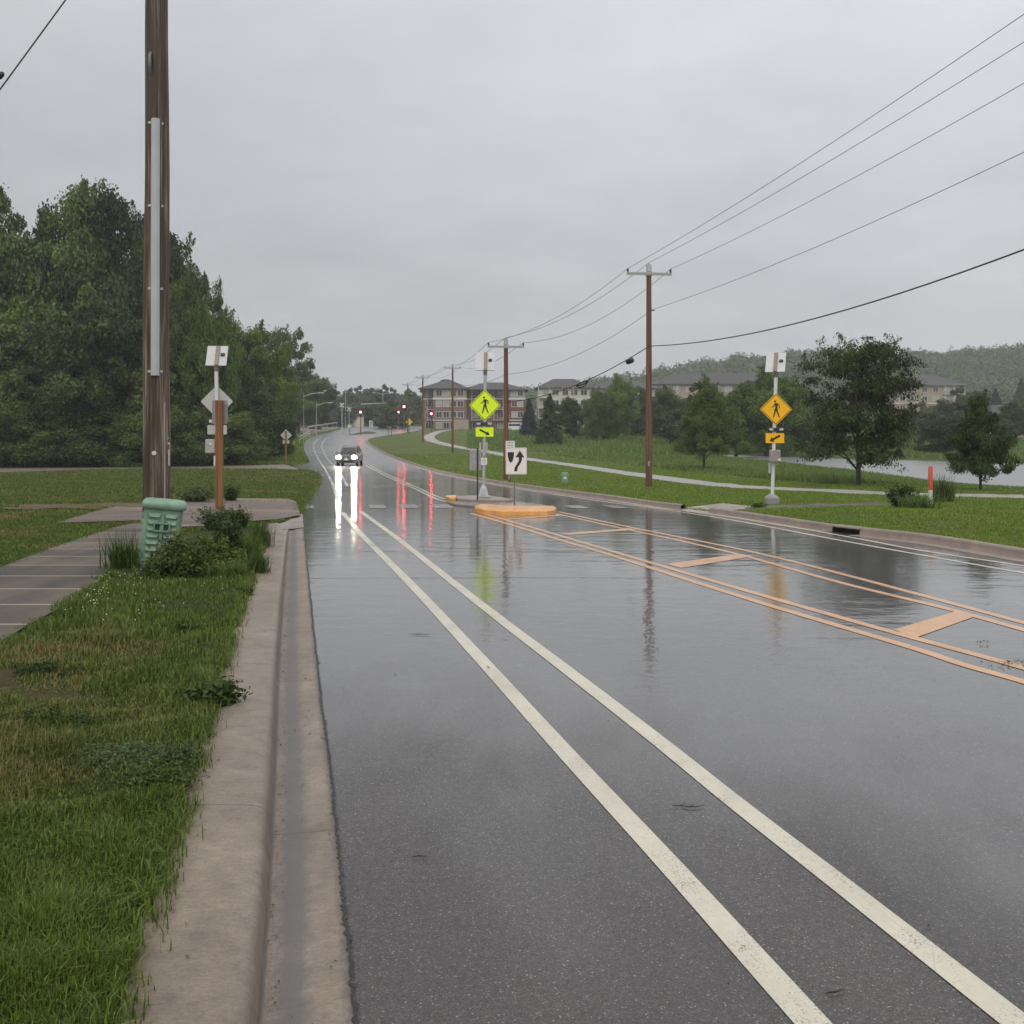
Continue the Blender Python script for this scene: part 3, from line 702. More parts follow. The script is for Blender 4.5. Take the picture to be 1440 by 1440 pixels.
# ------------------------------------------------------------ vegetation kit
def cards(C, nrm, ln, wd, rng, curl=0.):
    """diamond leaves: centres C, approximate normals nrm, lengths, widths"""
    n = len(C)
    nrm = nrm/(np.linalg.norm(nrm, axis=1)[:, None] + 1e-9)
    r = rng.normal(size=(n, 3)); u = np.cross(nrm, r); u /= np.linalg.norm(u, axis=1)[:, None] + 1e-9
    w = np.cross(nrm, u)
    ln = np.asarray(ln).reshape(-1, 1)*np.ones((n, 1)); wd = np.asarray(wd).reshape(-1, 1)*np.ones((n, 1))
    k = nrm*ln*.18
    V = np.stack([C - u*ln/2, C + w*wd/2 + k, C + u*ln/2, C - w*wd/2 + k], 1).reshape(-1, 3)
    Fc = np.arange(4*n, dtype=np.int32).reshape(-1, 4)
    return V, Fc
def crown_mesh(name, seed, blobs, nclump, nleaf, leaf, clump, flat=.7, droop=0., sprig=.5):
    """leaf clumps spread over the outside of several ellipsoids (cx,cy,cz,rx,ry,rz)"""
    rng = np.random.default_rng(seed)
    vol = np.array([b[3]*b[4] + b[4]*b[5] + b[3]*b[5] for b in blobs]); share = vol/vol.sum()
    CC, NN, LL = [], [], []
    for b, s in zip(blobs, share):
        k = max(3, int(nclump*s))
        d = rng.normal(size=(k, 3)); d /= np.linalg.norm(d, axis=1)[:, None]
        rad = rng.uniform(.25, 1.08, k)**.55
        pc = d*rad[:, None]*np.array(b[3:6]) + np.array(b[0:3])
        cr = clump*rng.uniform(.55, 1.35, k)
        for c, dd, r in zip(pc, d, cr):
            m = int(nleaf*rng.uniform(.6, 1.4))
            q = rng.normal(size=(m, 3)); q /= np.linalg.norm(q, axis=1)[:, None]
            q *= (rng.uniform(0, 1, m)**.45)[:, None]
            p = q*r*np.array([1, 1, flat])
            if droop:
                out = np.array([dd[0], dd[1], 0.]); out /= np.linalg.norm(out) + 1e-6
                t = (p @ out)/r
                p = p + out*(t*r*.9)[:, None]; p[:, 2] -= droop*r*(np.clip(t, -.2, 1.2)**2)*1.0 + droop*r*.1
            if dd[2] > -.25 and sprig and rng.random() < sprig:
                for _ in range(2):
                    dv = dd*rng.uniform(.6, 1.1) + rng.normal(size=3)*.45 + np.array([0, 0, .45]); dv /= np.linalg.norm(dv)
                    mm = int(m*.22); tt = rng.random(mm)**.8; ln_ = r*rng.uniform(.35, .95)
                    sp_ = dv*(tt*ln_)[:, None] + rng.normal(size=(mm, 3))*(r*.24*(1.15 - tt))[:, None]
                    CC.append(c + dd*r*.5 + sp_); NN.append(rng.normal(size=(mm, 3))*.7 + dd*.4 + [0, 0, .3]); LL.append(np.full(mm, leaf)*rng.uniform(.55, 1.1, mm))
            CC.append(p + c); NN.append(q*.5 + dd*.35 + np.array([0, 0, .35]) + rng.normal(size=(m, 3))*.55)
            LL.append(np.full(m, leaf)*rng.uniform(.6, 1.3, m))
    C = np.concatenate(CC); Nn = np.concatenate(NN); Ln = np.concatenate(LL)
    k_ = 5/np.percentile(np.abs(C[:, :2]), 97.5); C[:, :2] *= k_; C[:, 2] *= 10/np.percentile(C[:, 2], 99.7); C[:, 2] = np.maximum(C[:, 2], .15 + .25*rng.random(len(C)))
    V, Fc = cards(C, Nn, Ln, Ln*.66, rng)
    return arr_mesh(name, V, Fc)
def conifer_mesh(name, seed, h, r, n, leaf, droop=.25):
    rng = np.random.default_rng(seed)
    nb = int(n/60); C, Nn = [], []
    for i in range(nb):
        z = h*(.06 + .92*(i/nb)**1.05); rr = r*(1 - z/h)**.85*rng.uniform(.75, 1.12) + .05
        a = rng.uniform(0, 2*PI); t = rng.uniform(.1, 1, 60)**.7
        p = np.stack([np.cos(a)*t*rr, np.sin(a)*t*rr, z - droop*t*rr + .06*rr*np.sin(t*5)], 1) + rng.normal(size=(60, 3))*np.array([1, 1, .55])*rr*.13
        C.append(p); Nn.append(np.tile([np.cos(a)*.4, np.sin(a)*.4, .8], (60, 1)) + rng.normal(size=(60, 3))*.5)
    C = np.concatenate(C); Nn = np.concatenate(Nn)
    Ln = leaf*rng.uniform(.6, 1.3, len(C))
    V, Fc = cards(C, Nn, Ln, Ln*.42, rng)
    return arr_mesh(name, V, Fc)
def trunk_mesh(name, seed, h, r, limbs, top=.75, lean=0.):
    rng = random.Random(seed); b = MB()
    pts = [Vector((rng.uniform(-.03, .03)*h*t + lean*t*t*h, rng.uniform(-.03, .03)*h*t, h*top*t)) for t in (0, .05, .25, .5, .75, 1)]
    b.tube([Vector((0, 0, -.3))] + pts, [r*1.35, r*1.25, r, r*.85, r*.65, r*.42, r*.18], 8)
    for i in range(limbs):
        t = rng.uniform(.3, .95); k = min(int(t*5), 4); p0 = pts[max(1, k)].lerp(pts[min(k+1, 5)], .5)
        a = rng.uniform(0, 2*PI); ln = h*rng.uniform(.18, .34)
        d = Vector((math.cos(a), math.sin(a), rng.uniform(.35, .9))).normalized()
        b.tube([p0, p0 + d*ln*.5 + Vector((0, 0, .02*h)), p0 + d*ln], [r*.38, r*.24, r*.07], 5)
    me = bpy.data.meshes.new(name); me.from_pydata(b.v, [], b.f); me.update(); me.polygons.foreach_set('use_smooth', [True]*len(b.f))
    return me
MESH = {}
def tree_kind(key, crown, trunk, leaf, bark=M_BARK):
    crown.materials.append(LEAF[leaf]); trunk.materials.append(bark); MESH[key] = (crown, trunk)
def tree(key, loc, h, w, label, cat='tree', group=None, name='tree', rz=None):
    """meshes are 10 m tall, 10 m wide; scaled to size"""
    e = empty(name, loc, label, cat, group, random.uniform(0, 6.28) if rz is None else rz)
    c, t = MESH[key]
    for nm, me in (('crown', c), ('trunk', t)):
        o = bpy.data.objects.new(nm, me); COL.objects.link(o); o.parent = e
    e.scale = (w/10, w/10, h/10); return e
def blobs_broad(seed, n, R, z0, z1, top=1.):
    rng = random.Random(seed); out = []
    for i in range(n):
        t = (i + .5)/n; z = z0 + (z1 - z0)*t
        rr = R*math.sin(PI*(.18 + .72*t))**.7
        a = rng.uniform(0, 6.28); k = rng.uniform(.25, .6)*rr
        s = rng.uniform(.42, .62)*rr + .35
        out.append((math.cos(a)*k, math.sin(a)*k, z, s, s, s*rng.uniform(.7, 1.0)))
    return out
tree_kind('tall', crown_mesh('crown', 1, [(0, 0, 3.0, 4.6, 4.4, 2.6), (-2.3, .4, 5.4, 2.1, 2.1, 2.3), (2.0, -.6, 5.3, 2.2, 2.2, 2.2), (-1.7, 0, 7.9, 1.25, 1.25, 2.0), (1.5, .5, 7.7, 1.5, 1.4, 2.1), (0, 1., 6.2, 1.6, 1.6, 1.6), (3.2, 1, 4.4, 1.5, 1.5, 1.5)], 200, 430, .21, .85, .75), trunk_mesh('trunk', 1, 10, .3, 7), 'deep')
tree_kind('tall2', crown_mesh('crown', 2, [(0, 0, 2.9, 4.4, 4.4, 2.6), (-1.2, -.8, 5.6, 3.2, 3., 2.3), (1.8, .6, 6.2, 2.7, 2.6, 2.4), (-2.2, .3, 7.6, 1.7, 1.7, 1.9), (.3, -.3, 8.1, 1.8, 1.7, 1.8), (2.5, .2, 7.7, 1.4, 1.4, 1.6)], 200, 430, .21, .85, .75), trunk_mesh('trunk', 2, 10, .3, 7), 'deep')
tree_kind('round', crown_mesh('crown', 3, blobs_broad(3, 11, 4.6, 2.0, 8.6), 170, 350, .26, .95, .72), trunk_mesh('trunk', 3, 10, .3, 7), 'green')
tree_kind('lime', crown_mesh('crown', 4, blobs_broad(4, 10, 4.6, 1.6, 8.7) + [(0, 0, 2, 4.2, 4.2, 1.8)], 180, 370, .25, .95, .68), trunk_mesh('trunk', 4, 10, .3, 7), 'lime')
tree_kind('darkround', crown_mesh('crown', 5, blobs_broad(5, 12, 4.4, 1.6, 8.9), 150, 330, .28, .95, .7), trunk_mesh('trunk', 5, 10, .3, 7), 'dark')
tree_kind('sparse', crown_mesh('crown', 6, blobs_broad(9, 9, 4.2, 4.6, 9.0), 80, 230, .26, .75, .6), trunk_mesh('trunk', 6, 10, .28, 10, .95), 'dark')
tree_kind('bright', crown_mesh('crown', 7, blobs_broad(13, 12, 4.7, 1.5, 8.6), 170, 340, .27, .95, .7), trunk_mesh('trunk', 7, 10, .3, 7), 'bright')
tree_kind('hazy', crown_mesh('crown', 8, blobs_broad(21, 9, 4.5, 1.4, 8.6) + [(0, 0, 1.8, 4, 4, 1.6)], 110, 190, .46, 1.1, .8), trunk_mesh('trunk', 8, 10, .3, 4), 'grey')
tree_kind('spruce', conifer_mesh('crown', 9, 10, 5, 13000, .55), trunk_mesh('trunk', 9, 10, .25, 0, .95), 'blue')
tree_kind('pine', conifer_mesh('crown', 10, 10, 5, 11000, .6, .1), trunk_mesh('trunk', 10, 10, .25, 0, .95), 'dark')
tree_kind('bush', crown_mesh('crown', 12, [(0, 0, 3.6, 4.2, 4.2, 3.8), (2, 1, 6.2, 2.2, 2.2, 2.6), (-1.8, -.6, 6.6, 2.4, 2.4, 2.6)], 100, 420, .34, 1.4, .8), trunk_mesh('trunk', 12, 10, .2, 3, .6), 'deep')

def px_tree(key, bx, by, ty, hw, label, Y=None, group=None, name='tree', cat='tree', rz=None, wmul=1.):
    p = P(bx, by) if Y is None else None
    if Y is None: Y = p.y
    x = (bx - 720)/F*Y; z = g1(x, Y)
    top = EYE - (ty - HOR)/F*Y
    return tree(key, (x, Y, z - .1), top - z, 2*hw/F*Y*wmul, label, cat, group, name, rz)

# the wood on the left
WG = 'tall trees of the wood beside the gravel road'
def wood_tree(key, bx, ty, hw, Y, label, rz=None): return px_tree(key, bx, 0, ty, hw, label, Y, WG, rz=rz)
wood_tree('tall', 52, 262, 108, 106, 'tall dark cottonwood with twin column tops near the frame edge', 0.15)
wood_tree('tall2', 158, 276, 92, 110, 'tall broad cottonwood rising just behind the tall conduit pole', .4)
wood_tree('tall2', -70, 262, 110, 112, 'tall cottonwood cut off by the photo edge', 2.)
wood_tree('tall', 228, 335, 60, 108, 'cottonwood with a spiky top showing beyond the conduit pole', 2.6)
wood_tree('tall2', 268, 384, 40, 104, 'dark cottonwood with feathery top above the solar sign', 3.6)
wood_tree('round', 118, 420, 88, 96, 'rounded mid green tree low before the tall cottonwoods', 1.)
wood_tree('darkround', 20, 450, 96, 95, 'very dark rounded tree low before the twin column cottonwood', 1.7)
wood_tree('darkround', 205, 470, 74, 97, 'dark low tree directly behind the pole with the conduit', .3)
wood_tree('bright', 286, 434, 40, 100, 'fresh green tree behind the diamond sign back', 2.)
wood_tree('lime', 342, 448, 56, 116, 'yellow green full tree right of the solar sign')
wood_tree('bright', 326, 520, 44, 106, 'low green bushy tree at the lawn edge before the yellow green one')
wood_tree('sparse', 390, 460, 40, 168, 'open dark tree standing above its neighbours at the wood end')
wood_tree('bright', 378, 512, 42, 150, 'grey green round tree below the open dark tree')
wood_tree('round', 420, 522, 36, 225, 'dark green tree near the end of the wood')
wood_tree('darkround', 446, 534, 22, 250, 'last dark tree where the wood meets the railway')
wood_tree('darkround', -60, 440, 110, 97, 'very dark low tree cut by the photo edge')
UG = 'bushes under the wood'
for i, (bx, ty, hw, Y, lb) in enumerate([
        (-40, 560, 70, 90, 'dark bush at the photo edge under the wood'), (48, 566, 60, 91, 'dark bush under the twin column cottonwood'),
        (130, 560, 62, 92, 'dark bush below the mid green rounded tree'), (205, 575, 50, 91, 'dark bush behind the pole with the conduit'),
        (262, 570, 44, 93, 'dark bush behind the gap between pole and solar sign'), (318, 580, 46, 95, 'dark bush just right of the brown sign post'),
        (362, 572, 40, 105, 'dark bush beside the small diamond sign back'), (384, 575, 28, 122, 'bush behind the small diamond sign back')]):
    px_tree('bush', bx, 0, ty, hw, lb, Y, UG, 'bush', 'bush')
# individuals on the right
def locust():
    rng = random.Random(5); bl = []
    for i in range(26):
        t = rng.random(); z = 2.6 + 6.6*t; R = 4.6*math.sin(PI*(.2 + .68*(1 - t)))**.8 if t > .15 else 3.6
        a = rng.uniform(0, 6.28); k = R*rng.uniform(.35, .95)
        bl.append((math.cos(a)*k, math.sin(a)*k, z, 1.2, 1.2, .85))
    return bl
tree_kind('locust', crown_mesh('crown', 31, locust() + [(0, 0, 5.2, 2.4, 2.4, 2.4), (.3, 0, 8.0, 1.3, 1.3, 1.5)], 190, 210,   .19, .8, .5, droop=.6, sprig=.5), trunk_mesh('trunk', 31, 10, .24, 14, .85), 'feather')
tree_kind('young', crown_mesh('crown', 32, [(0, 0, 3.4, 4., 4., 1.5), (.3, 0, 5.2, 3.3, 3.3, 1.6), (0, .2, 7., 2.3, 2.3, 1.6), (0, 0, 8.6, 1.2, 1.2, 1.2)], 150, 230, .24, .85, .7), trunk_mesh('trunk', 32, 10, .24, 8, .85), 'dark')
px_tree('locust', 1207, 687, 472, 74, 'large honey locust with drooping branches on the mown lawn', rz=.7, name='locust_tree')
px_tree('young', 1379, 694, 552, 40, 'young dark tree with ragged crown beside the pond', rz=1.2, name='young_tree')
px_tree('young', 990, 664, 531, 37, 'small dark oval tree near the trail behind the brown pole', rz=.2, name='young_tree')
MG = 'trees along the meadow before the apartments'
for a in [('spruce', 744, 0, 558, 17, 'bluish spruce nearest the brick apartments', 190), ('pine', 773, 0, 552, 24, 'dark conifer in the meadow right of the bluish spruce', 150),
          ('round', 806, 0, 560, 22, 'low round tree before the cream apartment wall', 175), ('round', 838, 0, 548, 24, 'mid green tree below the hanging cable splice', 168),
          ('bright', 868, 0, 530, 27, 'taller fresh green tree left of the brown pole', 170), ('hazy', 902, 0, 545, 26, 'hazy green tree hidden partly by the brown pole', 190),
          ('round', 942, 0, 545, 30, 'mid green tree right of the brown pole', 150), ('hazy', 985, 0, 540, 30, 'hazy tree behind the small oval tree', 165),
          ('bright', 1035, 0, 540, 40, 'bright green bushy tree behind the oval tree', 125), ('bright', 1078, 0, 522, 48, 'large bright green tree behind the amber walking sign', 128),
          ('round', 1128, 0, 545, 40, 'green tree right of the amber walking sign', 135), ('round', 1165, 0, 560, 40, 'green tree behind the left side of the honey locust', 140),
          ('bright', 1245, 0, 585, 34, 'fresh green bush tree across the pond behind the locust', 135),
          ('round', 1328, 0, 584, 34, 'round green bush tree on the far pond bank', 119), ('hazy', 1352, 0, 545, 32, 'hazy green tree before the distant hillside apartments', 165),
          ('hazy', 1300, 0, 565, 30, 'hazy round tree right of the locust crown', 172), ('darkround', 1425, 0, 565, 28, 'dark broad tree beside the distant house', 165),
          ('spruce', 1400, 0, 545, 18, 'hazy spruce above the distant house roof', 260), ('pine', 1372, 0, 548, 15, 'narrow dark conifer before the hillside', 262),
          ('pine', 1436, 0, 530, 20, 'tall dark conifer at the photo edge below the hill', 250)]:
    px_tree(a[0], a[1], a[2], a[3], a[4], a[5], a[6], MG)
FG = 'hazy trees beyond the intersection'
desc = ['first', 'second', 'third', 'fourth', 'fifth', 'sixth', 'seventh', 'eighth', 'ninth', 'tenth', 'eleventh', 'twelfth', 'thirteenth', 'fourteenth']
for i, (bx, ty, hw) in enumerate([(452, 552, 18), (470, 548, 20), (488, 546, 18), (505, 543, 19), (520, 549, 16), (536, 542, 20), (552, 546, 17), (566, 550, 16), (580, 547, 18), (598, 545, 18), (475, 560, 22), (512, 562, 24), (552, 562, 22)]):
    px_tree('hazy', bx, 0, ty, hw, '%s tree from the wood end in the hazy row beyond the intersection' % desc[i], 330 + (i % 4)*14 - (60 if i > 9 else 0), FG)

# the wooded hill
def hill_z(X, Y):
    b = gz(X, Y) - .1
    r = 30*np.exp(-(((X - 330)/150.)**2) - ((Y - 640)/120.)**2) + 20*np.exp(-(((X - 150)/90.)**2) - ((Y - 620)/120.)**2) + 26*np.exp(-(((X - 480)/120.)**2) - ((Y - 600)/130.)**2) + 5*np.exp(-(((X - 40)/70.)**2) - ((Y - 640)/100.)**2)
    return b + r - 1.2
hx, hy = np.meshgrid(np.arange(-160, 700, 10.), np.arange(400, 860, 10.))
hz = hill_z(hx, hy); k = np.arange(hx.size).reshape(hx.shape)
tag(link('hill', arr_mesh('hill', np.column_stack([hx.ravel(), hy.ravel(), hz.ravel()]), np.stack([k[:-1, :-1], k[:-1, 1:], k[1:, 1:], k[1:, :-1]], -1).reshape(-1, 4), True), M_FIELD), kind='structure')
def wood_mesh(name, seed, n, xr, yr, zfun, hmin, hmax, nleaf, leaf, cond=None):
    rng = np.random.default_rng(seed); CC, NN = [], []
    m = 0
    while m < n:
        x = rng.uniform(*xr); y = rng.uniform(*yr)
        if cond and not cond(x, y): continue
        z = float(zfun(x, y)); h = rng.uniform(hmin, hmax); r = h*rng.uniform(.28, .42)
        q = rng.normal(size=(nleaf, 3)); q /= np.linalg.norm(q, axis=1)[:, None]
        q[:, 2] = np.where(q[:, 2] < -.3, -q[:, 2], q[:, 2])
        lob = 1 + .22*np.sin(q[:, 0]*5 + x)*np.sin(q[:, 1]*4 + y) + rng.normal(size=nleaf)*.07
        CC.append(q*lob[:, None]*np.array([r, r, h*.5]) + np.array([x, y, z + h*.52])); NN.append(q + rng.normal(size=(nleaf, 3))*.35); m += 1
    C = np.concatenate(CC); Nn = np.concatenate(NN); Ln = leaf*rng.uniform(.6, 1.35, len(C))
    V, Fc = cards(C, Nn, Ln, Ln*.9, rng); return arr_mesh(name, V, Fc)
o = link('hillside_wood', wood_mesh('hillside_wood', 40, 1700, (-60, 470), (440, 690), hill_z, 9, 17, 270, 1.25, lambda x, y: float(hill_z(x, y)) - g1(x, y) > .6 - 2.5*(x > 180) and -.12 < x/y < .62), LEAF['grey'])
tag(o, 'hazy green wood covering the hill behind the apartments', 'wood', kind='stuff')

# grass blades ----------------------------------------------------------
def blades(name, pts, zf, h, w, mat, seed, lean=.35, segs=1, dense=None):
    rng = np.random.default_rng(seed); n = len(pts)
    X, Y = pts[:, 0], pts[:, 1]; Z = zf(X, Y) - .01
    h = np.asarray(h)*rng.uniform(.45, 1.25, n); w = np.asarray(w)*rng.uniform(.7, 1.3, n)
    a = rng.uniform(0, 2*PI, n); b = a + PI/2 + rng.normal(size=n)*.4
    le = np.abs(rng.normal(size=n))*lean*h
    base = np.stack([X, Y, Z], 1)
    sx = np.stack([np.cos(a), np.sin(a), np.zeros(n)], 1)*(w/2)[:, None]
    d = np.stack([np.cos(b), np.sin(b), np.zeros(n)], 1)
    tip = base + d*le[:, None] + np.stack([0*h, 0*h, np.maximum(h - le*.35, .3*h)], 1)
    if segs == 1:
        V = np.stack([base - sx, base + sx, tip], 1).reshape(-1, 3); Fc = np.arange(3*n, dtype=np.int32).reshape(-1, 3)
    else:
        mid = base + d*(le*.3)[:, None] + np.stack([0*h, 0*h, h*.6], 1)
        V = np.stack([base - sx, base + sx, mid - sx*.75, mid + sx*.75, tip], 1).reshape(-1, 3)
        k = 5*np.arange(n, dtype=np.int32)[:, None]
        Fc = np.concatenate([k + [[0, 1, 3]], k + [[0, 3, 2]], k + [[2, 3, 4]]], 0).astype(np.int32)
    return link(name, arr_mesh(name, V, Fc), mat)
def scatter(poly, n, seed, ymin=None, ymax=None, falloff=0., avoid=(), view=True):
    """n points inside a polygon, denser towards the camera"""
    rng = np.random.default_rng(seed); A = np.array(poly)
    y0 = max(A[:, 1].min(), ymin if ymin is not None else -1e9, .8); y1 = min(A[:, 1].max(), ymax if ymax is not None else 1e9)
    out = []; tot = 0
    while tot < n:
        m = n*3
        if falloff: u = rng.random(m); Y = (y0**(1-falloff) + u*(y1**(1-falloff) - y0**(1-falloff)))**(1/(1-falloff))
        else: Y = rng.uniform(y0, y1, m)
        X = rng.uniform(-.58, .58, m)*Y + rng.normal(size=m)*.05
        k = inside(X, Y, poly)
        for av in avoid: k &= ~inside(X, Y, av)
        p = np.stack([X[k], Y[k]], 1); out.append(p); tot += len(p)
        if len(p) < 50: break
    return np.concatenate(out)[:n]
M_BL = blademat('verge_grass_blades', (.030, .050, .008), (.165, .238, .038), (.30, .22, .10), .515, .66, .42)
M_BR = blademat('mown_grass_blades', (.088, .135, .016), (.225, .325, .044), (.30, .28, .085), .52, .68, .18)
M_MEADOW = blademat('meadow_grass_blades', (.075, .125, .026), (.18, .26, .062), (.24, .25, .10), .5, .7, .06)
walks = [sw, pz]
verge = [(p[0] - .01, p[1]) for p in KBACK if p[1] > .8 and p[1] < 20.] + [P2(385, 735, .12), P2(300, 745, .12), P2(250, 748, .12), P2(200, 770, .12), P2(160, 796, .12)] + PX([(143, 817), (97, 850), (43, 880), (0, 907), (-100, 975), (-260, 1100)], 4, .13) + [(-9., .8)]
vz = lambda X, Y: gz(X, Y) + lawn_lo(X, Y) + .0
pv = scatter(verge, 150000, 51, 2.2, 20., 1.6)
_r = np.random.default_rng(8)
def edge_pts(line, step, k, sig):
    e_ = np.repeat(np.array(resample(line, step)), k, 0); return e_ + _r.normal(0, sig, e_.shape)
pv = np.concatenate([pv, edge_pts(PX([(-100, 975), (0, 907), (43, 880), (97, 850), (143, 817), (160, 796)], 4, .13), .02, 10, .05)])
hh = .070 + .045*np.sin(pv[:, 0]*2.3 + np.sin(pv[:, 1]*1.7)*2)*np.sin(pv[:, 1]*1.9) + .035*np.sin(pv[:, 0]*7.1 + 2*np.sin(pv[:, 1]*4.3))*np.sin(pv[:, 1]*5.7 + np.sin(pv[:, 0]*3.))
tag(blades('verge_grass', pv, vz, np.clip(hh, .025, .2), .0045 + .00045*pv[:, 1], M_BL, 52, .5, 2), 'shaggy green grass on the verge beside the kerb', 'grass', kind='stuff')
# longer tufts leaning over the back of the kerb
eb = resample([p for p in KBACK if 2.5 < p[1] < 20], .012); rng_ = np.random.default_rng(9)
pe = np.repeat(np.array(eb), 9, 0); pe = pe + np.stack([rng_.normal(-.015, .045, len(pe)), rng_.normal(0, .03, len(pe))], 1)
keep_ = (np.sin(pe[:, 1]*3.1) + np.sin(pe[:, 1]*7.7 + 1) + rng_.normal(size=len(pe))*.9) > -.6
pe = pe[keep_]
tag(blades('kerb_edge_grass', pe, vz, .10, .0055 + .0003*pe[:, 1], M_BL, 54, .65, 2), 'ragged grass edge leaning over the back of the kerb', 'grass', kind='stuff')
walks2 = [sw, pz, verge]
pl = scatter(lawn_left, 150000, 55, 7., 90., 1.25, walks2)
pl = np.concatenate([pl, edge_pts(PX([(160, 743), (117, 757), (70, 773), (0, 800), (-120, 850)], 5, .13), .03, 9, .06), edge_pts([P2(*q, .12) for q in [(80, 737), (120, 724), (168, 711.5), (250, 706.5), (330, 704.5), (404, 703)]], .05, 9, .08), edge_pts(LFAR, .06, 8, .12) - [.1, 0]])
tag(blades('lawn_grass', pl, vz, .05 + .0006*pl[:, 1], .004 + .0013*pl[:, 1], M_BL, 56, .5), 'green lawn grass with dry patches beyond the sidewalk', 'grass', kind='stuff')
trp = offset(tr, .95) + offset(tr, -.95)[::-1]; trp2 = offset(tr2, .5) + offset(tr2, -.5)[::-1]
pr = scatter(lawn_right, 220000, 57, 10., 120., 1.2, [trp, trp2])
s_p = pond_s(pr[:, 0], pr[:, 1])
d_tr = dist_poly(pr[:, 0], pr[:, 1], tr)
# the mown strip lies between road and trail (and a little beyond it); the rest is tall meadow
side = np.array([0]*len(pr)); tro = tr + [(-40., 200.), (60., 200.), (90., 30.)]
beyond = inside(pr[:, 0], pr[:, 1], tr[::1] + [(-12., 260.), (60., 260.), (120., 60.), (60., 25.)])
mead = beyond & ((d_tr > 5.5) & (pr[:, 1] > 50) | (s_p < 6.5))
pm = pr[~mead]; pmm = pr[mead & (s_p > .5)]
tag(blades('mown_lawn_grass', pm, right_z, .045 + .0004*pm[:, 1], .004 + .0012*pm[:, 1], M_BR, 58, .45), 'short mown grass between the road and the pond bank', 'grass', kind='stuff')
rngm = np.random.default_rng(77)
bankp = np.concatenate([np.array(resample(bank_near, .05))]*6); bankp = bankp + np.column_stack([rngm.normal(0, 1.1, len(bankp)), rngm.normal(-2.6, 1.7, len(bankp))])
bankp = bankp[(np.abs(bankp[:, 0]) < bankp[:, 1]*.58) & inside(bankp[:, 0], bankp[:, 1], lawn_right)]
q = np.concatenate([pmm, bankp])
tag(blades('meadow_grass', q, right_z, np.where(pond_s(q[:, 0], q[:, 1]) < 16, .26, .42) + .16*np.sin(q[:, 0]*.35)*np.sin(q[:, 1]*.21), .012 + .0013*q[:, 1], M_MEADOW, 60, .35), 'tall rough grass along the pond bank and meadow', 'grass', kind='stuff')
# far meadow across the pond and beyond the mown lawn
fm = [(-6., 135.), (6., 122.), (30., 124.)] + bank_far + [(130., 100.), (160., 190.), (60., 230.), (-10., 230.)]
pf = scatter(fm, 60000, 61, 100., 230., .6)
pf = pf[pond_s(pf[:, 0], pf[:, 1]) > .4]
tag(blades('far_meadow_grass', pf, lambda X, Y: gz(X, Y) - .1, .7, .012 + .0016*pf[:, 1], M_MEADOW, 62, .35), 'tall pale green meadow grass across the pond', 'grass', kind='stuff')
pw = np.column_stack([np.random.default_rng(5).uniform(-62, -20, 26000), np.random.default_rng(6).uniform(84, 106, 26000)])
pw = pw[(pw[:, 0] > -.56*pw[:, 1]) & ~inside(pw[:, 0], pw[:, 1], gd) & ~inside(pw[:, 0], pw[:, 1], road_poly) & ~inside(pw[:, 0], pw[:, 1], lawn_left)]
tag(blades('wood_edge_grass', pw, lambda X, Y: gz(X, Y) - .1, .30, .10, M_BL, 63, .4), 'rough grass strip between the gravel road and the wood', 'grass', kind='stuff')
pq = scatter([P2(*q) for q in [(424, 653), (431, 650), (427, 640), (425, 628), (430, 616), (400, 612), (360, 625), (330, 640), (320, 651)]], 16000, 64, 80., 230.)
tag(blades('bend_grass', pq, lambda X, Y: gz(X, Y) - .1, .28, .10, M_BR, 65, .4), 'green grass bank inside the road bend beside the wood', 'grass', kind='stuff')
# white clover heads in the verge
rc = np.random.default_rng(70); cl = []
for cx, cy, n, s in [(128, 848, 26, 16), (165, 828, 18, 18), (205, 870, 10, 22), (330, 805, 12, 14), (190, 835, 9, 25), (290, 835, 8, 30), (120, 870, 12, 18)]:
    for _ in range(n): cl.append(P2(cx + rc.normal()*s, cy + rc.normal()*s*.45, .12))
cl = np.array([c for c in cl if inside(np.array([c[0]]), np.array([c[1]]), verge)[0]])
b = MB()
for x, y in cl: b.ball((x, y, g1(x, y) + .125 + random.uniform(.08, .14)), random.uniform(.005, .008), 5, (1, 1, .8))
tag(b.build('clover_flowers', plain('clover_white', (.55, .56, .42), .7)), 'tiny white clover flowers scattered in the verge', 'flowers', kind='stuff')

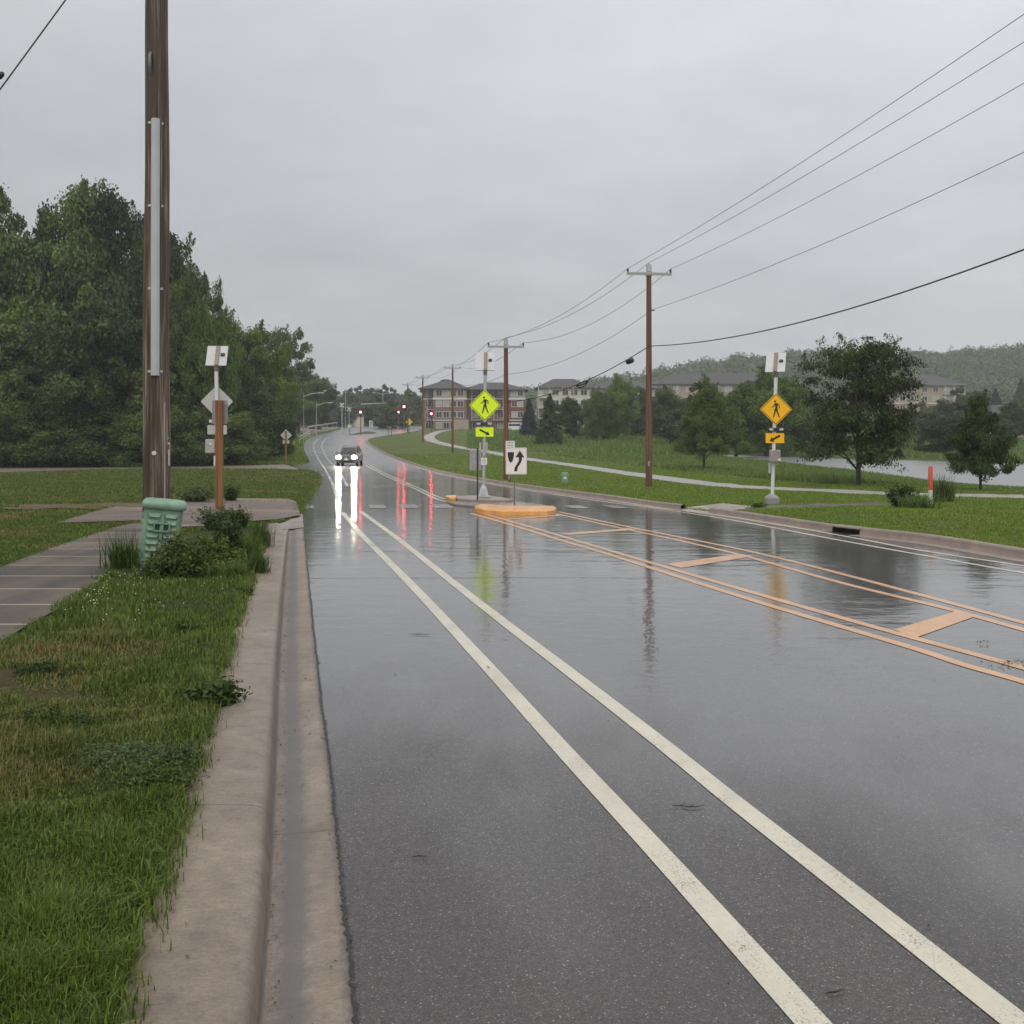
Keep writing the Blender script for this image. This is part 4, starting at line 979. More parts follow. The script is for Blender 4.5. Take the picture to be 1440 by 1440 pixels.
# weeds and small plants -------------------------------------------------
def weed_mesh(name, seed, n, h, r, leaf, style='leafy'):
    """stems leaving one root, with leaves all along them"""
    rng = np.random.default_rng(seed); CC, NN, LL, WW = [], [], [], []
    st = MB()
    for i in range(n):
        a = rng.uniform(0, 2*PI); k = rng.uniform(.15, 1)**.6
        ex = k*r; hh = h*rng.uniform(.55, 1.1)*(1 - .35*k)
        t = np.linspace(0, 1, 14)
        bend = {'leafy': 1.5, 'frond': 1.15, 'grass': 1.6}[style]
        dr = {'leafy': 0., 'frond': .75, 'grass': .45}[style]
        p = np.stack([np.cos(a)*ex*t**bend, np.sin(a)*ex*t**bend, hh*(t - dr*t**2.4*k*1.1)], 1) + rng.normal(size=3)*np.array([.12, .12, 0])*r
        st.tube(p[::3].tolist() + [p[-1].tolist()], [.004, .0035, .003, .0025, .002, .001][:len(p[::3]) + 1], 4, False)
        m = {'leafy': 26, 'frond': 60, 'grass': 0}[style]
        if m:
            ti = rng.uniform(.15, 1, m); q = np.stack([np.interp(ti, t, p[:, j]) for j in range(3)], 1)
            q += rng.normal(size=(m, 3))*(leaf*.75)*(1.1 - .5*ti)[:, None]
            CC.append(q); NN.append(rng.normal(size=(m, 3))*.6 + [0, 0, .8]); LL.append(leaf*rng.uniform(.6, 1.4, m)*(1.2 - .5*ti)); 
    if style == 'grass':
        V = []; Fc = []
        for i in range(n):
            a = rng.uniform(0, 2*PI); k = rng.uniform(.1, 1); ex = k*r; hh = h*rng.uniform(.6, 1.15); w = leaf*.12
            o_ = rng.normal(size=2)*r*.25; s = np.array([-math.sin(a), math.cos(a), 0])*w
            b0 = len(V)
            for t in (0, .4, .75, 1.):
                c = np.array([o_[0] + math.cos(a)*ex*t**1.6, o_[1] + math.sin(a)*ex*t**1.6, hh*(t - .42*k*t**2.4)])
                V += [c - s*(1 - t*.9), c + s*(1 - t*.9)]
            Fc += [(b0 + 2*j, b0 + 2*j + 1, b0 + 2*j + 3, b0 + 2*j + 2) for j in range(3)]
        return arr_mesh(name, np.array(V), np.array(Fc)), None
    C = np.concatenate(CC); V, Fc = cards(C, np.concatenate(NN), np.concatenate(LL), np.concatenate(LL)*(.5 if style == 'leafy' else .34), rng)
    me = bpy.data.meshes.new('stems'); me.from_pydata(st.v, [], st.f); me.update()
    return arr_mesh(name, V, Fc), me
M_STEM = plain('weed_stem', (.06, .08, .025), .6)
def weed(name, px, py, label, seed, n, h, r, leaf, style, mat, cat='weed', zf=None, group=None, sq=1.):
    x, y = P2(px, py, .12); z = float((zf or vz)(np.array([x]), np.array([y]))[0]) - .01
    e = empty(name, (x, y, z), label, cat, group)
    me, st = weed_mesh('leaves', seed, n, h, r, leaf, style)
    link('leaves', me, LEAF[mat], e)
    if st: link('stems', st, M_STEM, e)
    e.scale = (1, sq, 1); return e
weed('arching_weed', 268, 806, 'big olive weed with arching fronds leaning on the green pedestal', 80, 150, .85, .66, .085, 'frond', 'frond')
weed('arching_weed', 238, 812, 'low dark frond weed at the foot of the green pedestal', 86, 40, .42, .42, .075, 'frond', 'darkweed')
weed('tall_weed', 320, 800, 'tall dark leafy weed standing beside the arching fronds', 81, 60, .85, .24, .075, 'leafy', 'darkweed')
weed('grass_tuft', 172, 800, 'tuft of long grass blades at the pedestal corner by the sidewalk', 82, 260, .60, .40, .065, 'grass', 'weed')
weed('grass_tuft', 345, 790, 'tall grass tuft between the dark weed and the kerb', 83, 420, .52, .40, .06, 'grass', 'weed')
weed('grass_tuft', 300, 815, 'grass tuft in front of the arching weed', 88, 120, .26, .3, .05, 'grass', 'weed')
weed('grass_tuft', 366, 770, 'grass tuft where the kerb meets the ramp', 87, 280, .50, .34, .055, 'grass', 'weed')
weed('flowering_weed', 302, 746, 'bushy weed with pale flower heads below the brown post', 84, 70, .62, .42, .065, 'leafy', 'silver')
weed('arching_weed', 302, 802, 'second olive frond weed between the big one and the dark tall weed', 103, 90, .70, .48, .08, 'frond', 'frond')
weed('grass_tuft', 362, 806, 'bright grass tuft spilling towards the kerb in front of the weeds', 104, 300, .34, .30, .05, 'grass', 'weed')
weed('grass_tuft', 330, 815, 'low grass tuft before the tall dark weed', 105, 260, .30, .34, .05, 'grass', 'weed')
weed('leafy_weed', 334, 742, 'blue green leafy weed beside the pale flowering one', 85, 60, .55, .34, .075, 'leafy', 'weed')
weed('leafy_weed', 297, 992, 'dark broadleaf weed hanging over the kerb halfway down the verge', 89, 34, .17, .20, .06, 'leafy', 'darkweed')
weed('silvery_weed', 170, 1072, 'silvery feathery weed patch in the near verge', 90, 70, .16, .36, .03, 'frond', 'silver', sq=.7)
weed('leafy_weed', 215, 1110, 'bright green leafy weed patch by the silvery one', 91, 60, .15, .26, .035, 'leafy', 'weed', sq=.8)
weed('leafy_weed', 250, 1078, 'grey green weed against the kerb beside the silvery patch', 92, 40, .15, .17, .03, 'leafy', 'silver')
weed('leafy_weed', 65, 950, 'dark green weed clump in the verge near the photo edge', 93, 34, .10, .30, .04, 'leafy', 'darkweed', sq=.6)
weed('leafy_weed', 60, 1022, 'low dark clover patch at the photo edge below the weed clump', 94, 50, .10, .40, .035, 'leafy', 'darkweed', sq=.6)
weed('leafy_weed', 258, 892, 'small dark green tuft in the middle of the verge', 95, 20, .10, .22, .04, 'leafy', 'darkweed', sq=.5)
weed('leafy_weed', 345, 838, 'small weed spilling on the kerb below the grass tufts', 96, 22, .13, .14, .035, 'leafy', 'weed')
weed('round_shrub', 275, 706, 'low grey green shrub behind the brown sign post', 97, 60, .60, .85, .10, 'leafy', 'silver', 'shrub')
weed('round_shrub', 324, 704, 'small dark upright shrub right of the brown sign post', 98, 40, .62, .30, .09, 'leafy', 'darkweed', 'shrub')
weed('wild_shrub', 1326, 706, 'spiky green weed bush around the orange topped marker post', 99, 300, .95, .62, .10, 'grass', 'frond', 'shrub', right_z)
weed('wild_shrub', 1268, 719, 'dark leafy weed clump left of the marker post', 100, 110, .75, .46, .09, 'leafy', 'darkweed', 'shrub', right_z)
weed('grass_tuft', 1295, 724, 'pale dry grass clump between the weed clump and marker post', 101, 320, .5, .8, .09, 'grass', 'weed', 'weed', right_z)
weed('leafy_weed', 1066, 714, 'low dark weed at the foot of the amber sign base', 102, 30, .18, .3, .06, 'leafy', 'darkweed', 'weed', right_z)

# ------------------------------------------------------------ utility poles
def lz(x, y): return float(lawn_z(np.array([x]), np.array([y]))[0])
def rz_(x, y): return float(right_z(np.array([x]), np.array([y]))[0])
# tall foreground pole
Y0 = 15.9; x0 = (219.5 - 720)/F*Y0; z0 = lz(x0, Y0)
fp = empty('utility_pole', (x0, Y0, z0), 'thick weathered wooden pole with long grey cable guard, cut by the frame top', 'utility pole')
b = MB(); rr = lambda z: .213 - .0052*z
zs = [-.4, 0, .6, 1.2, 2, 3, 4, 5, 6, 7, 8, 9, 10, 11.2]
b.tube([(.003*z*.6 + .01*math.sin(z*1.3), 0, z) for z in zs], [rr(max(z, 0)) for z in zs], 20); b.build('pole_shaft', M_POLE, fp)
hz0 = lambda py: EYE - (py - HOR)/F*(Y0 - .2) - z0
def pole_surf(px, z):
    """point on the camera side of the shaft for an image column"""
    X = (px - 720)/F*(Y0 - .17) - x0; R = rr(z); X = max(-R*.98, min(R*.98, X)); return X, -math.sqrt(R*R - X*X)
za, zb = hz0(528), hz0(166)
b = MB(); v = []; nst = 12
gx, gy = pole_surf(218.5, za); gx2, gy2 = pole_surf(218.5, zb)
for i in range(nst + 1):
    t = i/nst; z = za + (zb - za)*t; x = gx + (gx2 - gx)*t; R = rr(z)
    y = -math.sqrt(max(R*R - x*x, .0001)) + .012
    for k in range(9):
        a = PI*(k/8); v.append((x - math.cos(a)*.066, y - math.sin(a)*.062, z))
b.add(v, [(i*9 + k, (i+1)*9 + k, (i+1)*9 + k + 1, i*9 + k + 1) for i in range(nst) for k in range(8)], True)
b.add(v[-9:], [tuple(range(9))]); b.add(v[:9], [tuple(reversed(range(9)))])
for i in range(4):
    z = za + (zb - za)*(i + .05)/3.1; x = gx + (gx2 - gx)*(z - za)/(zb - za); R = rr(z)
    for s in (-1, 1): b.box((x + s*.082, -math.sqrt(R*R - (x + s*.082)**2) - .004, z), (.05, .012, .035))
b.build('cable_guard', plain('grey_cable_guard', (.44, .46, .46), .4, 0, .08, 3), fp)
zc = hz0(566); cx_, cy_ = pole_surf(230, 1.); cx2, cy2 = pole_surf(232.5, 0)
b = MB(); b.tube([(cx2, cy2 - .015, -.2), (cx2 - .005, cy2 - .015, .4), (cx_ + .004, cy_ - .015, .9), (cx_, cy_ - .015, zc)], .014, 8); b.build('ground_wire_conduit', plain('pale_conduit', (.30, .26, .24), .5), fp)
zt = hz0(637); tx, ty = pole_surf(217.8, zt)
b = MB(); b.tube([(tx, ty + .01, zt), (tx, ty - .012, zt)], .034, 16); b.tube([(tx, ty - .012, zt), (tx, ty - .02, zt)], .011, 8); b.build('round_tag', plain('white_tag', (.6, .6, .55), .5), fp)
zs0, zs1 = hz0(655), hz0(622); sx_ = (235.5 - 720)/F*(Y0 - .05) - x0
tg = MB().box((sx_, -.06, (zs0 + zs1)/2), (.072, .006, zs1 - zs0)).build('marker_strip', plain('marker_white', (.58, .56, .54), .5), fp)
MB().box((sx_, -.0645, zs1 - .075), (.066, .003, .08)).build('red_band', plain('marker_red', (.32, .05, .05), .5), tg)
lt = MB()
for i in range(5): lt.box((sx_ - .004 + .008*math.sin(i*3), -.0645, zs0 + .04 + i*.035), (.03 + .008*(i % 2), .003, .014))
lt.build('lettering', M_SIGNBLK, tg)
b = MB(); b.ball((sx_, -.05, zs1 + .06), .02, 8); b.ball((sx_, -.05, zs1 + .10), .013, 8); b.build('bolt_head', M_GALV, fp)
zk = hz0(86); kx, ky = pole_surf(212, zk)
b = MB(); b.tube([(kx, ky + .02, zk - .2), (kx, ky - .035, zk - .12), (kx, ky - .045, zk), (kx, ky - .035, zk + .1), (kx, ky + .02, zk + .16)], [.01, .022, .028, .024, .012], 8); b.build('wire_grip', plain('grey_grip', (.16, .16, .16), .5), fp)
# guy wire leaving the shaft out of frame and a coupling on it
top = Vector((x0, Y0, z0 + 11.0)); 
def wire_tube(mb, p, q, sag, r, n=28):
    pts = [p.lerp(q, i/n) - Vector((0, 0, sag*4*(i/n)*(1 - i/n))) for i in range(n + 1)]
    mb.tube(pts, r, 6); return pts
A_ = at(221, -178, Y0); B_ = at(-10, 118, Y0 - .6); d_ = (B_ - A_)
gw = empty('guy_wire', B_ + d_*1.25, 'black twisted guy wire slanting across the top corner of the sky', 'cable')
o_ = gw.location; b = MB(); wire_tube(b, A_ - o_, Vector((0, 0, -.4)), .05, .012); b.build('wire', M_CABLE, gw)
b = MB(); c_ = at(1, 106, Y0 - .55) - o_; b.tube([c_ - d_.normalized()*.06, c_ - d_.normalized()*.03, c_ + d_.normalized()*.03, c_ + d_.normalized()*.07], [.02, .042, .042, .02], 8); b.build('coupling', M_CABLE, gw)

# line of poles along the trail
pole_px = [(912.5, 689, 370, 'brown wooden pole with pale crossarm nearest, standing between trail and road', 4.6, 33),
           (711.5, 676, 475, 'brown wooden pole with crossarm rising behind the white keep right sign', 4.6, 0),
           (636.5, 637.5, 512, 'brown wooden pole with crossarm just before the brick apartments', 0, 0),
           (594.5, 623, 527, 'slim brown pole with crossarm at the corner of the brick apartments', 0, 0),
           (573.5, 611.5, 538, 'farthest thin brown pole with crossarm by the red traffic lights', 0, 0)]
PG = 'brown crossarm poles along the trail'
POLES = []
dirs = Vector((-.18, 1, 0)).normalized(); cross = Vector((1, .12, 0)).normalized()
for i, (px, by, ty, lb, _, _) in enumerate(pole_px):
    x, y = P2(px, by, .1 if i < 2 else 0)
    if i == 0: y = 46.; x = (px-720)/F*y
    z = rz_(x, y) if i < 2 else g1(x, y)
    zt = EYE - (ty - HOR)/F*y; h = zt - z
    e = empty('utility_pole', (x, y, z), lb, 'utility pole', PG)
    r0 = .155 if i < 2 else .15
    b = MB(); b.tube([(0, 0, -.4), (0, 0, 0), (0, 0, h*.5), (0, 0, h - .35)], [r0*1.05, r0, r0*.86, r0*.72], 12); b.build('pole_shaft', M_POLE2, e)
    b = MB(); b.tube([(0, 0, h - .38), (0, 0, h - .08)], r0*.76, 10); b.tube([(0, 0, h - .08), (0, 0, h)], [.04, .05], 8); b.build('pole_top_pin', M_GALV, e)
    arm = 1.03 if i == 0 else 1.0
    am = MB(); R = Matrix.Rotation(math.atan2(cross.y, cross.x), 3, 'Z')
    am.box((0, -r0*.85, h - .50), (arm*2, .09, .115), M=R); am.box((0, -.02, h - .5), (.24, .22, .2), M=R); ao = am.build('crossarm', plain('weathered_crossarm', (.36, .36, .33), .6), e)
    for s in (-1, 1):
        c = cross*(s*arm*.95)
        MB().tube([(c.x, c.y - r0*.85, h - .45), (c.x, c.y - r0*.85, h - .38), (c.x, c.y - r0*.85, h - .34), (c.x, c.y - r0*.85, h - .27)], [.02, .05, .045, .03], 8).build('insulator', M_DARK, ao)
    if i == 0:
        MB().box((r0 + .03, -.02, h - 2.12), (.14, .05, .05)).build('neutral_bracket', M_DARK, e)
        MB().box((-.02, -r0*1.0 - .004, .95 + .1), (.05, .006, .22)).build('pole_tag', M_ALU, e)
    POLES.append((Vector((x, y, z)), h, e, arm))
# wires from pole to pole, and from the first pole towards the camera side
def attach(i):
    p, h, e, arm = POLES[i]; T = p + Vector((0, 0, h))
    return dict(a=T - cross*arm*.95 + Vector((0, -.13, -.27)), c=T + Vector((0, 0, .02)), b=T + cross*arm*.95 + Vector((0, -.13, -.27)), n=T + Vector((.14 if i == 0 else 0, -.15, -2.1 if i == 0 else -2.0)), t=T + Vector((0, -.16, -(487 - 370)/F*46. if i == 0 else -3.9)))
def span(name, pts, sag, r, mat, label, group):
    o = pts[0]; e = empty(name, o, label, 'cable', group)
    b = MB(); wire_tube(b, Vector((0, 0, 0)), pts[1] - o, sag, r); b.build('strand', mat, e); return e
A0 = attach(0)
POLE_R = 12.2
ends = dict(a=(1440, 20), c=(1440, 59), b=(1440, 117), n=(1440, 214), t=(1440, 351))
names = dict(a='outer arm', c='pole top', b='inner arm', n='neutral', t='thick telephone')
for k in 'acbnt':
    s = A0[k]; px, py = ends[k]
    # the span passes through the point seen at the frame edge and runs on to a pole out of frame
    dY = s.y - POLE_R
    sag = {'a': .35, 'c': .35, 'b': .45, 'n': .5, 't': 1.1}[k]
    Xp = 14.2 + {'a': -1.0, 'c': 0, 'b': 1.0, 'n': .15, 't': .1}[k]
    # parameter where the wire crosses the frame edge
    lo, hi = 0, 1
    for _ in range(50):
        m = (lo + hi)/2; X = s.x + (Xp - s.x)*m; Yv = s.y - dY*m
        if X/Yv*F + 720 < 1440: lo = m
        else: hi = m
    m = lo; Yv = s.y - dY*m
    zneed = EYE - (py - HOR)/F*Yv + sag*4*m*(1 - m)
    z1 = s.z + (zneed - s.z)/m
    span('overhead_cable', (s, Vector((Xp, POLE_R, z1))), sag, .021 if k == 't' else .0085, M_CABLE if k == 't' else M_WIRE,
         {'a': 'thin power wire from the outer arm tip, highest across the sky', 'c': 'thin power wire from the pole top, second highest across the sky', 'b': 'thin power wire from the inner arm tip, third across the sky', 'n': 'thin neutral wire below the three arm wires', 't': 'thick black telephone cable sagging from the nearest brown pole'}[k], 'wires over the road')
for i in range(4):
    a1, a2 = attach(i), attach(i + 1)
    for k in 'acbnt':
        sag = {'a': .55, 'c': .55, 'b': .75, 'n': .6, 't': .5}[k]
        if i >= 2 and k in 'nt': continue
        if k == 't' and i == 1: continue
        p2 = a2[k]
        if k == 't' and i == 0: p2 = POLES[1][0] + Vector((0, -.16, EYE - (566 - HOR)/F*POLES[1][0].y - POLES[1][0].z))
        span('overhead_cable', (a1[k], p2), sag, (.02 if k == 't' else .010 + .003*i), M_CABLE if k == 't' else M_WIRE,
             'black telephone cable with a splice case, dropping from the nearest brown pole' if k == 't' else '%s wire strung from the %s brown pole to the %s one' % (names[k], ['nearest', 'second', 'third', 'fourth'][i], ['second', 'third', 'fourth', 'farthest'][i]), 'wires between the crossarm poles')
# splice case hanging from the telephone cable
p = A0['t']; q = POLES[1][0] + Vector((0, -.16, EYE - (566 - HOR)/F*POLES[1][0].y - POLES[1][0].z))
tt = .115; c = p.lerp(q, tt) - Vector((0, 0, .5*4*tt*(1 - tt) + .13)); dq = (q - p).normalized()
e = empty('splice_case', c, 'short black splice case hanging under the telephone cable', 'splice case')
b = MB(); b.tube([-dq*.20, -dq*.16, dq*.16, dq*.20], [.08, .13, .13, .08], 10); b.build('case', M_BLACK, e)
b = MB(); b.box((0, 0, .10), (.03, .03, .16)); b.build('hanger', M_BLACK, e)
tt = .42; c = p.lerp(q, tt) - Vector((0, 0, .5*4*tt*(1 - tt))); dn_ = (q - p).normalized()
e = empty('cable_coil', c, 'dark storage coil clipped on the telephone cable before the cream apartments', 'cable coil')
b = MB()
for s in range(3): b.tube([dn_*((j/14 - .5)*1.0) + Vector((0, 0, -.06 - .12*math.sin(PI*j/14)*(s - .6))) for j in range(15)], .03, 6)
b.build('coil', M_BLACK, e)

# ------------------------------------------------------------------- signs
def diamond(mb, s, y0, y1, cz, cx=0., r=.04):
    """square plate on its corner; s = half diagonal"""
    pts = []
    for k in range(4):
        a = PI/2*k; c = Vector((math.cos(a), math.sin(a)))*(s - r*1.41)
        for j in range(-2, 3): pts.append((cx + c.x + r*math.cos(a + j*PI/8), cz + c.y + r*math.sin(a + j*PI/8)))
    return mb.prism(pts, y0, y1)
def diamond_ring(mb, s, w, y0, y1, cz, cx=0.):
    o = [(cx + s, cz), (cx, cz + s), (cx - s, cz), (cx, cz - s)]; n = [(cx + (s - w), cz), (cx, cz + (s - w)), (cx - (s - w), cz), (cx, cz - (s - w))]
    for k in range(4): j = (k + 1) % 4; mb.prism([o[k], o[j], n[j], n[k]], y0, y1)
    return mb
def rplate(mb, w, h, y0, y1, cx, cz, r=.03):
    pts = []
    for sx, sz, a0 in ((1, 1, 0), (-1, 1, PI/2), (-1, -1, PI), (1, -1, 1.5*PI)):
        for j in range(5): a = a0 + j*PI/8; pts.append((cx + sx*(w/2 - r) + r*math.cos(a), cz + sz*(h/2 - r) + r*math.sin(a)))
    return mb.prism(pts, y0, y1)
def limb(mb, pts, y0, y1, cx, cz, k):
    """flat limb: list of (x, z, half width)"""
    l, r = [], []
    for i, (x, z, w) in enumerate(pts):
        a = pts[max(0, i-1)]; b_ = pts[min(len(pts)-1, i+1)]; d = Vector((b_[0]-a[0], b_[1]-a[1])).normalized(); nx, nz = -d.y, d.x
        l.append((cx + (x + nx*w)*k, cz + (z + nz*w)*k)); r.append((cx + (x - nx*w)*k, cz + (z - nz*w)*k))
    for i in range(len(pts)-1): mb.prism([l[i], l[i+1], r[i+1], r[i]], y0 - .0004*i, y1)
def pedestrian(mb, k, y0, y1, cx, cz):
    c = [(cx + (-.10 + .105*math.cos(a*PI/7))*k, cz + (.80 + .115*math.sin(a*PI/7))*k) for a in range(14)]
    mb.prism(c, y0, y1)
    mb.prism([(cx + x*k, cz + z*k) for x, z in [(-.16, .62), (.06, .64), (.16, .55), (.17, .32), (.12, -.02), (-.10, -.02), (-.06, .2), (-.10, .45)]], y0, y1)
    limb(mb, [(-.08, .58, .06), (-.22, .28, .05), (-.46, .20, .035)], y0 - .0006, y1, cx, cz, k)     # leading arm
    limb(mb, [(.08, .58, .06), (.31, .46, .05), (.33, .10, .04)], y0 - .0009, y1, cx, cz, k)           # trailing arm
    limb(mb, [(-.03, .06, .095), (-.12, -.32, .075), (-.26, -.80, .055), (-.27, -.84, .055)], y0 - .0012, y1, cx, cz, k)
    limb(mb, [(.06, .06, .095), (.14, -.30, .07), (.33, -.78, .05), (.38, -.84, .05)], y0 - .0015, y1, cx, cz, k)
def arrow(mb, p, q, w, hw, hl, y0, y1):
    p, q = Vector(p), Vector(q); d = (q - p).normalized(); n = Vector((-d.y, d.x)); m = q - d*hl
    mb.prism([tuple(p + n*w), tuple(m + n*w), tuple(m + n*hw), tuple(q), tuple(m - n*hw), tuple(m - n*w), tuple(p - n*w)], y0, y1)
def beacon(px, base_py, Y, tops, label, color, arrow_dir, kind, half=22, roll=0., panel_tilt=.55):
    """solar flashing crossing sign. tops: image rows of panel, sign centre, light bar, plaque"""
    x = (px[0] - 720)/F*Y; z0_ = EYE - (base_py - HOR)/F*Y
    e = empty('crossing_beacon', (x, Y, z0_), label, 'crossing sign', 'solar crossing beacons')
    H = lambda py: EYE - (py - HOR)/F*Y - z0_
    XX = lambda p: (p - 720)/F*Y - x
    k = Y/F
    zt = H(tops['panel'][1]); r = .055
    b = MB(); lean = (px[1] - px[0])*k
    b.tube([(0, 0, 0), (lean, 0, zt + .1)], r, 14)
    post = b.build('post', M_WHITEPOLE if kind != 'island' else M_GALV, e)
    MB().tube([(lean*.93, 0, zt - .16), (lean*.95, 0, zt + .02)], r*1.18, 12).build('collar', M_BRACKET, post)
    # panel (seen from behind), tilted towards the sky
    pz0, pz1 = zt, H(tops['panel'][0]); w = tops['panel'][2]*k; pc = Vector((XX(tops['panel'][3]), .10, (pz0 + pz1)/2))
    ph = (pz1 - pz0)/math.cos(panel_tilt)
    R = Matrix.Rotation(roll, 3, 'Z') @ Matrix.Rotation(-panel_tilt, 3, 'X')
    pn = MB().box(pc, (w, .035, ph), M=R).build('solar_panel', plain('panel_back_white', (.50, .50, .49), .5, 0, .06, 3), e)
    MB().box(pc + R @ Vector((0, .021, 0)), (w*.96, .006, ph*.96), M=R).build('solar_cells', plain('solar_cells_blue', (.01, .014, .04), .15), pn)
    MB().box(pc + R @ Vector((lean*.0 + XX(px[1]) - pc.x + .01, -.034, -.01)), (.115, .03, ph*.98), M=R).build('panel_rail', M_BRACKET, pn)
    MB().rbox(pc + R @ Vector((w*.28, -.036, ph*.04)), (.125, .034, .10), .015, M=R).build('junction_box', M_BLACK, pn)
    return e, post, H, XX, k, r
# refuge beacon
Yb = P2(680, 700, .15)[1]
e, post, H, XX, k, r = beacon((680, 682.5), 699, Yb, dict(panel=(495, 521, 26.5, 682)), 'grey solar beacon post with lime walking sign on the refuge island', 'lime', 0, 'island')
def sign_faces(e, H, XX, k, r, cpx, cpy, half, lightrow, plaque, sheet, ar, lean, pdir=1):
    s = half*k; cx, cz = XX(cpx), H(cpy)
    d = MB(); diamond(d, s, -r - .012, -r - .006, cz, cx); so = d.build('diamond_sign', sheet, e)
    m = MB(); diamond_ring(m, s*.94, s*.045, -r - .0145, -r - .012, cz, cx); m.build('border', M_SIGNBLK, so)
    m = MB(); pedestrian(m, s*.60, -r - .0150, -r - .012, cx, cz + s*.0); m.build('walking_figure', M_SIGNBLK, so)
    lb = MB(); lx, ly = XX(lightrow[0]), H(lightrow[1]); lw = lightrow[2]*k
    lb.rbox((lx, -r - .03, ly), (lw, .045, .115), .012); lo = lb.build('light_bar', M_DARK, e)
    for sgn in (-1, 1): MB().box((lx + sgn*lw*.32, -r - .055, ly + .005), (lw*.24, .008, .07)).build('lamp', plain('light_bar_lens', (.5, .48, .44), .25), lo)
    px_, py_, pw, ph = plaque; cx2, cz2 = XX(px_), H(py_)
    q = MB(); rplate(q, pw*k, ph*k, -r - .012, -r - .006, cx2, cz2, .02); qo = q.build('arrow_plaque', sheet, e)
    q = MB(); w2, h2 = pw*k*.32, ph*k*.30
    arrow(q, (cx2 - ar*w2*.85, cz2 + h2*.85), (cx2 + ar*w2*.9, cz2 - h2*1.05), .032, .085, .12, -r - .0150, -r - .012); q.build('arrow', M_SIGNBLK, qo)
sign_faces(e, H, XX, k, r, 682, 570, 22.3, (681, 596, 25), (681.5, 607.5, 25, 13), M_SIGNLIME, 1, 0)
# cast base, push button box, little sign and button housings
d = MB(); d.box((0, 0, .02), (.50, .45, .04)); d.add([(-.17, -.17, .04), (.17, -.17, .04), (.17, .17, .04), (-.17, .17, .04), (-.10, -.10, .33), (.10, -.10, .33), (.10, .10, .33), (-.10, .10, .33)], [(0, 1, 5, 4), (1, 2, 6, 5), (2, 3, 7, 6), (3, 0, 4, 7), (4, 5, 6, 7)])
d.tube([(0, 0, .33), (0, 0, .40)], [.095, .07], 12); bo = d.build('cast_base', M_GALV, e)
MB().box((0, -.157, .17), (.18, .004, .20), M=Matrix.Rotation(-.24, 3, 'X')).build('base_door', plain('base_door_grey', (.38, .38, .37), .5, .3), bo)
for sx in (-.11, .105): MB().rbox((sx + .0, .02, H(630)), (.065, .06, .36), .01).build('button_housing', M_ALU, e)
sg = MB(); rplate(sg, .21, .25, -r - .03, -r - .024, .015, H(648.5), .02); sgo = sg.build('crossing_notice', M_SIGNW, e)
t = MB()
for i, w in enumerate((.10, .13, .11, .12)): t.box((.015, -r - .032, H(645.5) - i*.045), (w, .002, .013))
t.build('lettering', plain('notice_grey_ink', (.25, .22, .24), .5), sgo)
MB().tube([(.03, -r - .02, H(642.8)), (.03, -r - .05, H(642.8))], .022, 10).build('push_button', M_BLACK, e)
# amber beacon beyond the kerb
xr, yr = P2(1085.5, 715, .13); yr = 31.5
e, post, H, XX, k, r = beacon((1085.5, 1091.5), 715, yr, dict(panel=(495.5, 523.5, 27, 1092.)), 'white solar beacon post with amber walking sign beside the pond lawn', 'amber', 0, 'right', roll=-.35, panel_tilt=.62)
sign_faces(e, H, XX, k, r, 1090.5, 575.5, 22.8, (1090.5, 604, 22.5), (1089, 616, 26, 14), M_SIGNORG, -1, 0)
d = MB(); d.rbox((0, 0, .12), (.38, .38, .46), .03); d.add([(-.17, -.17, .352), (.17, -.17, .352), (.17, .17, .352), (-.17, .17, .352), (-.075, -.075, .44), (.075, -.075, .44), (.075, .075, .44), (-.075, .075, .44)], [(0, 1, 5, 4), (1, 2, 6, 5), (2, 3, 7, 6), (3, 0, 4, 7), (4, 5, 6, 7)])
d.build('concrete_base', plain('grey_base', (.27, .25, .25), .7, 0, .2), e)
bx = MB().rbox((XX(1088), -r - .085, H(641)), (.32, .16, .37), .02).build('control_box', plain('control_box_grey', (.30, .26, .25), .5), e)
MB().box((XX(1093.5), -r - .168, H(646)), (.075, .004, .075)).build('sticker', M_SIGNW, bx)
MB().rbox((XX(1081.8), -.03, H(658)), (.06, .07, .32), .01).build('button_housing', M_ALU, e)
# beacon on the left side, seen from behind, and the brown post with its sign
xl, yl = P2(304, 716, .06); 
e, post, H, XX, k, r = beacon((306.5, 304), 716, yl + .35, dict(panel=(486, 514.5, 28.5, 303.8)), 'white solar beacon seen from behind with diamond sign back, by the ramp', 'lime', 0, 'left', panel_tilt=.5, roll=.08)
d = MB(); diamond(d, 23*k, r + .006, r + .012, H(564.5), XX(304)); d.build('diamond_sign', plain('pale_sign_back', (.50, .48, .46), .5, .1, .08, 4), e)
d = MB(); rplate(d, 27.5*k, 13*k, r + .006, r + .012, XX(304.5), H(604.5), .02); d.build('arrow_plaque', plain('pale_sign_back', (.5, .48, .46)), e)
MB().box((XX(304), r + .03, H(593.5)), (.60, .05, .08)).build('light_bar', M_DARK, e)
MB().rbox((XX(295.5), .05, H(592.5)), (.07, .06, .09), .01).build('side_lamp', M_SIGNW, e)
c = MB().rbox((XX(296), -.02, H(627.5)), (.27, .14, .40), .02).build('control_box', plain('pale_box', (.40, .385, .37), .5), e)
MB().ball((XX(297), -.10, H(625)), .035, 8, (1, .4, 1)).build('box_latch', M_SIGNW, c)
MB().rbox((XX(302.7), -.03, H(648)), (.065, .06, .30), .01).build('button_housing', M_WHITEPOLE, e)
xw, yw = P2(308.5, 719, .06); zw = lz(xw, yw); kw = yw/F
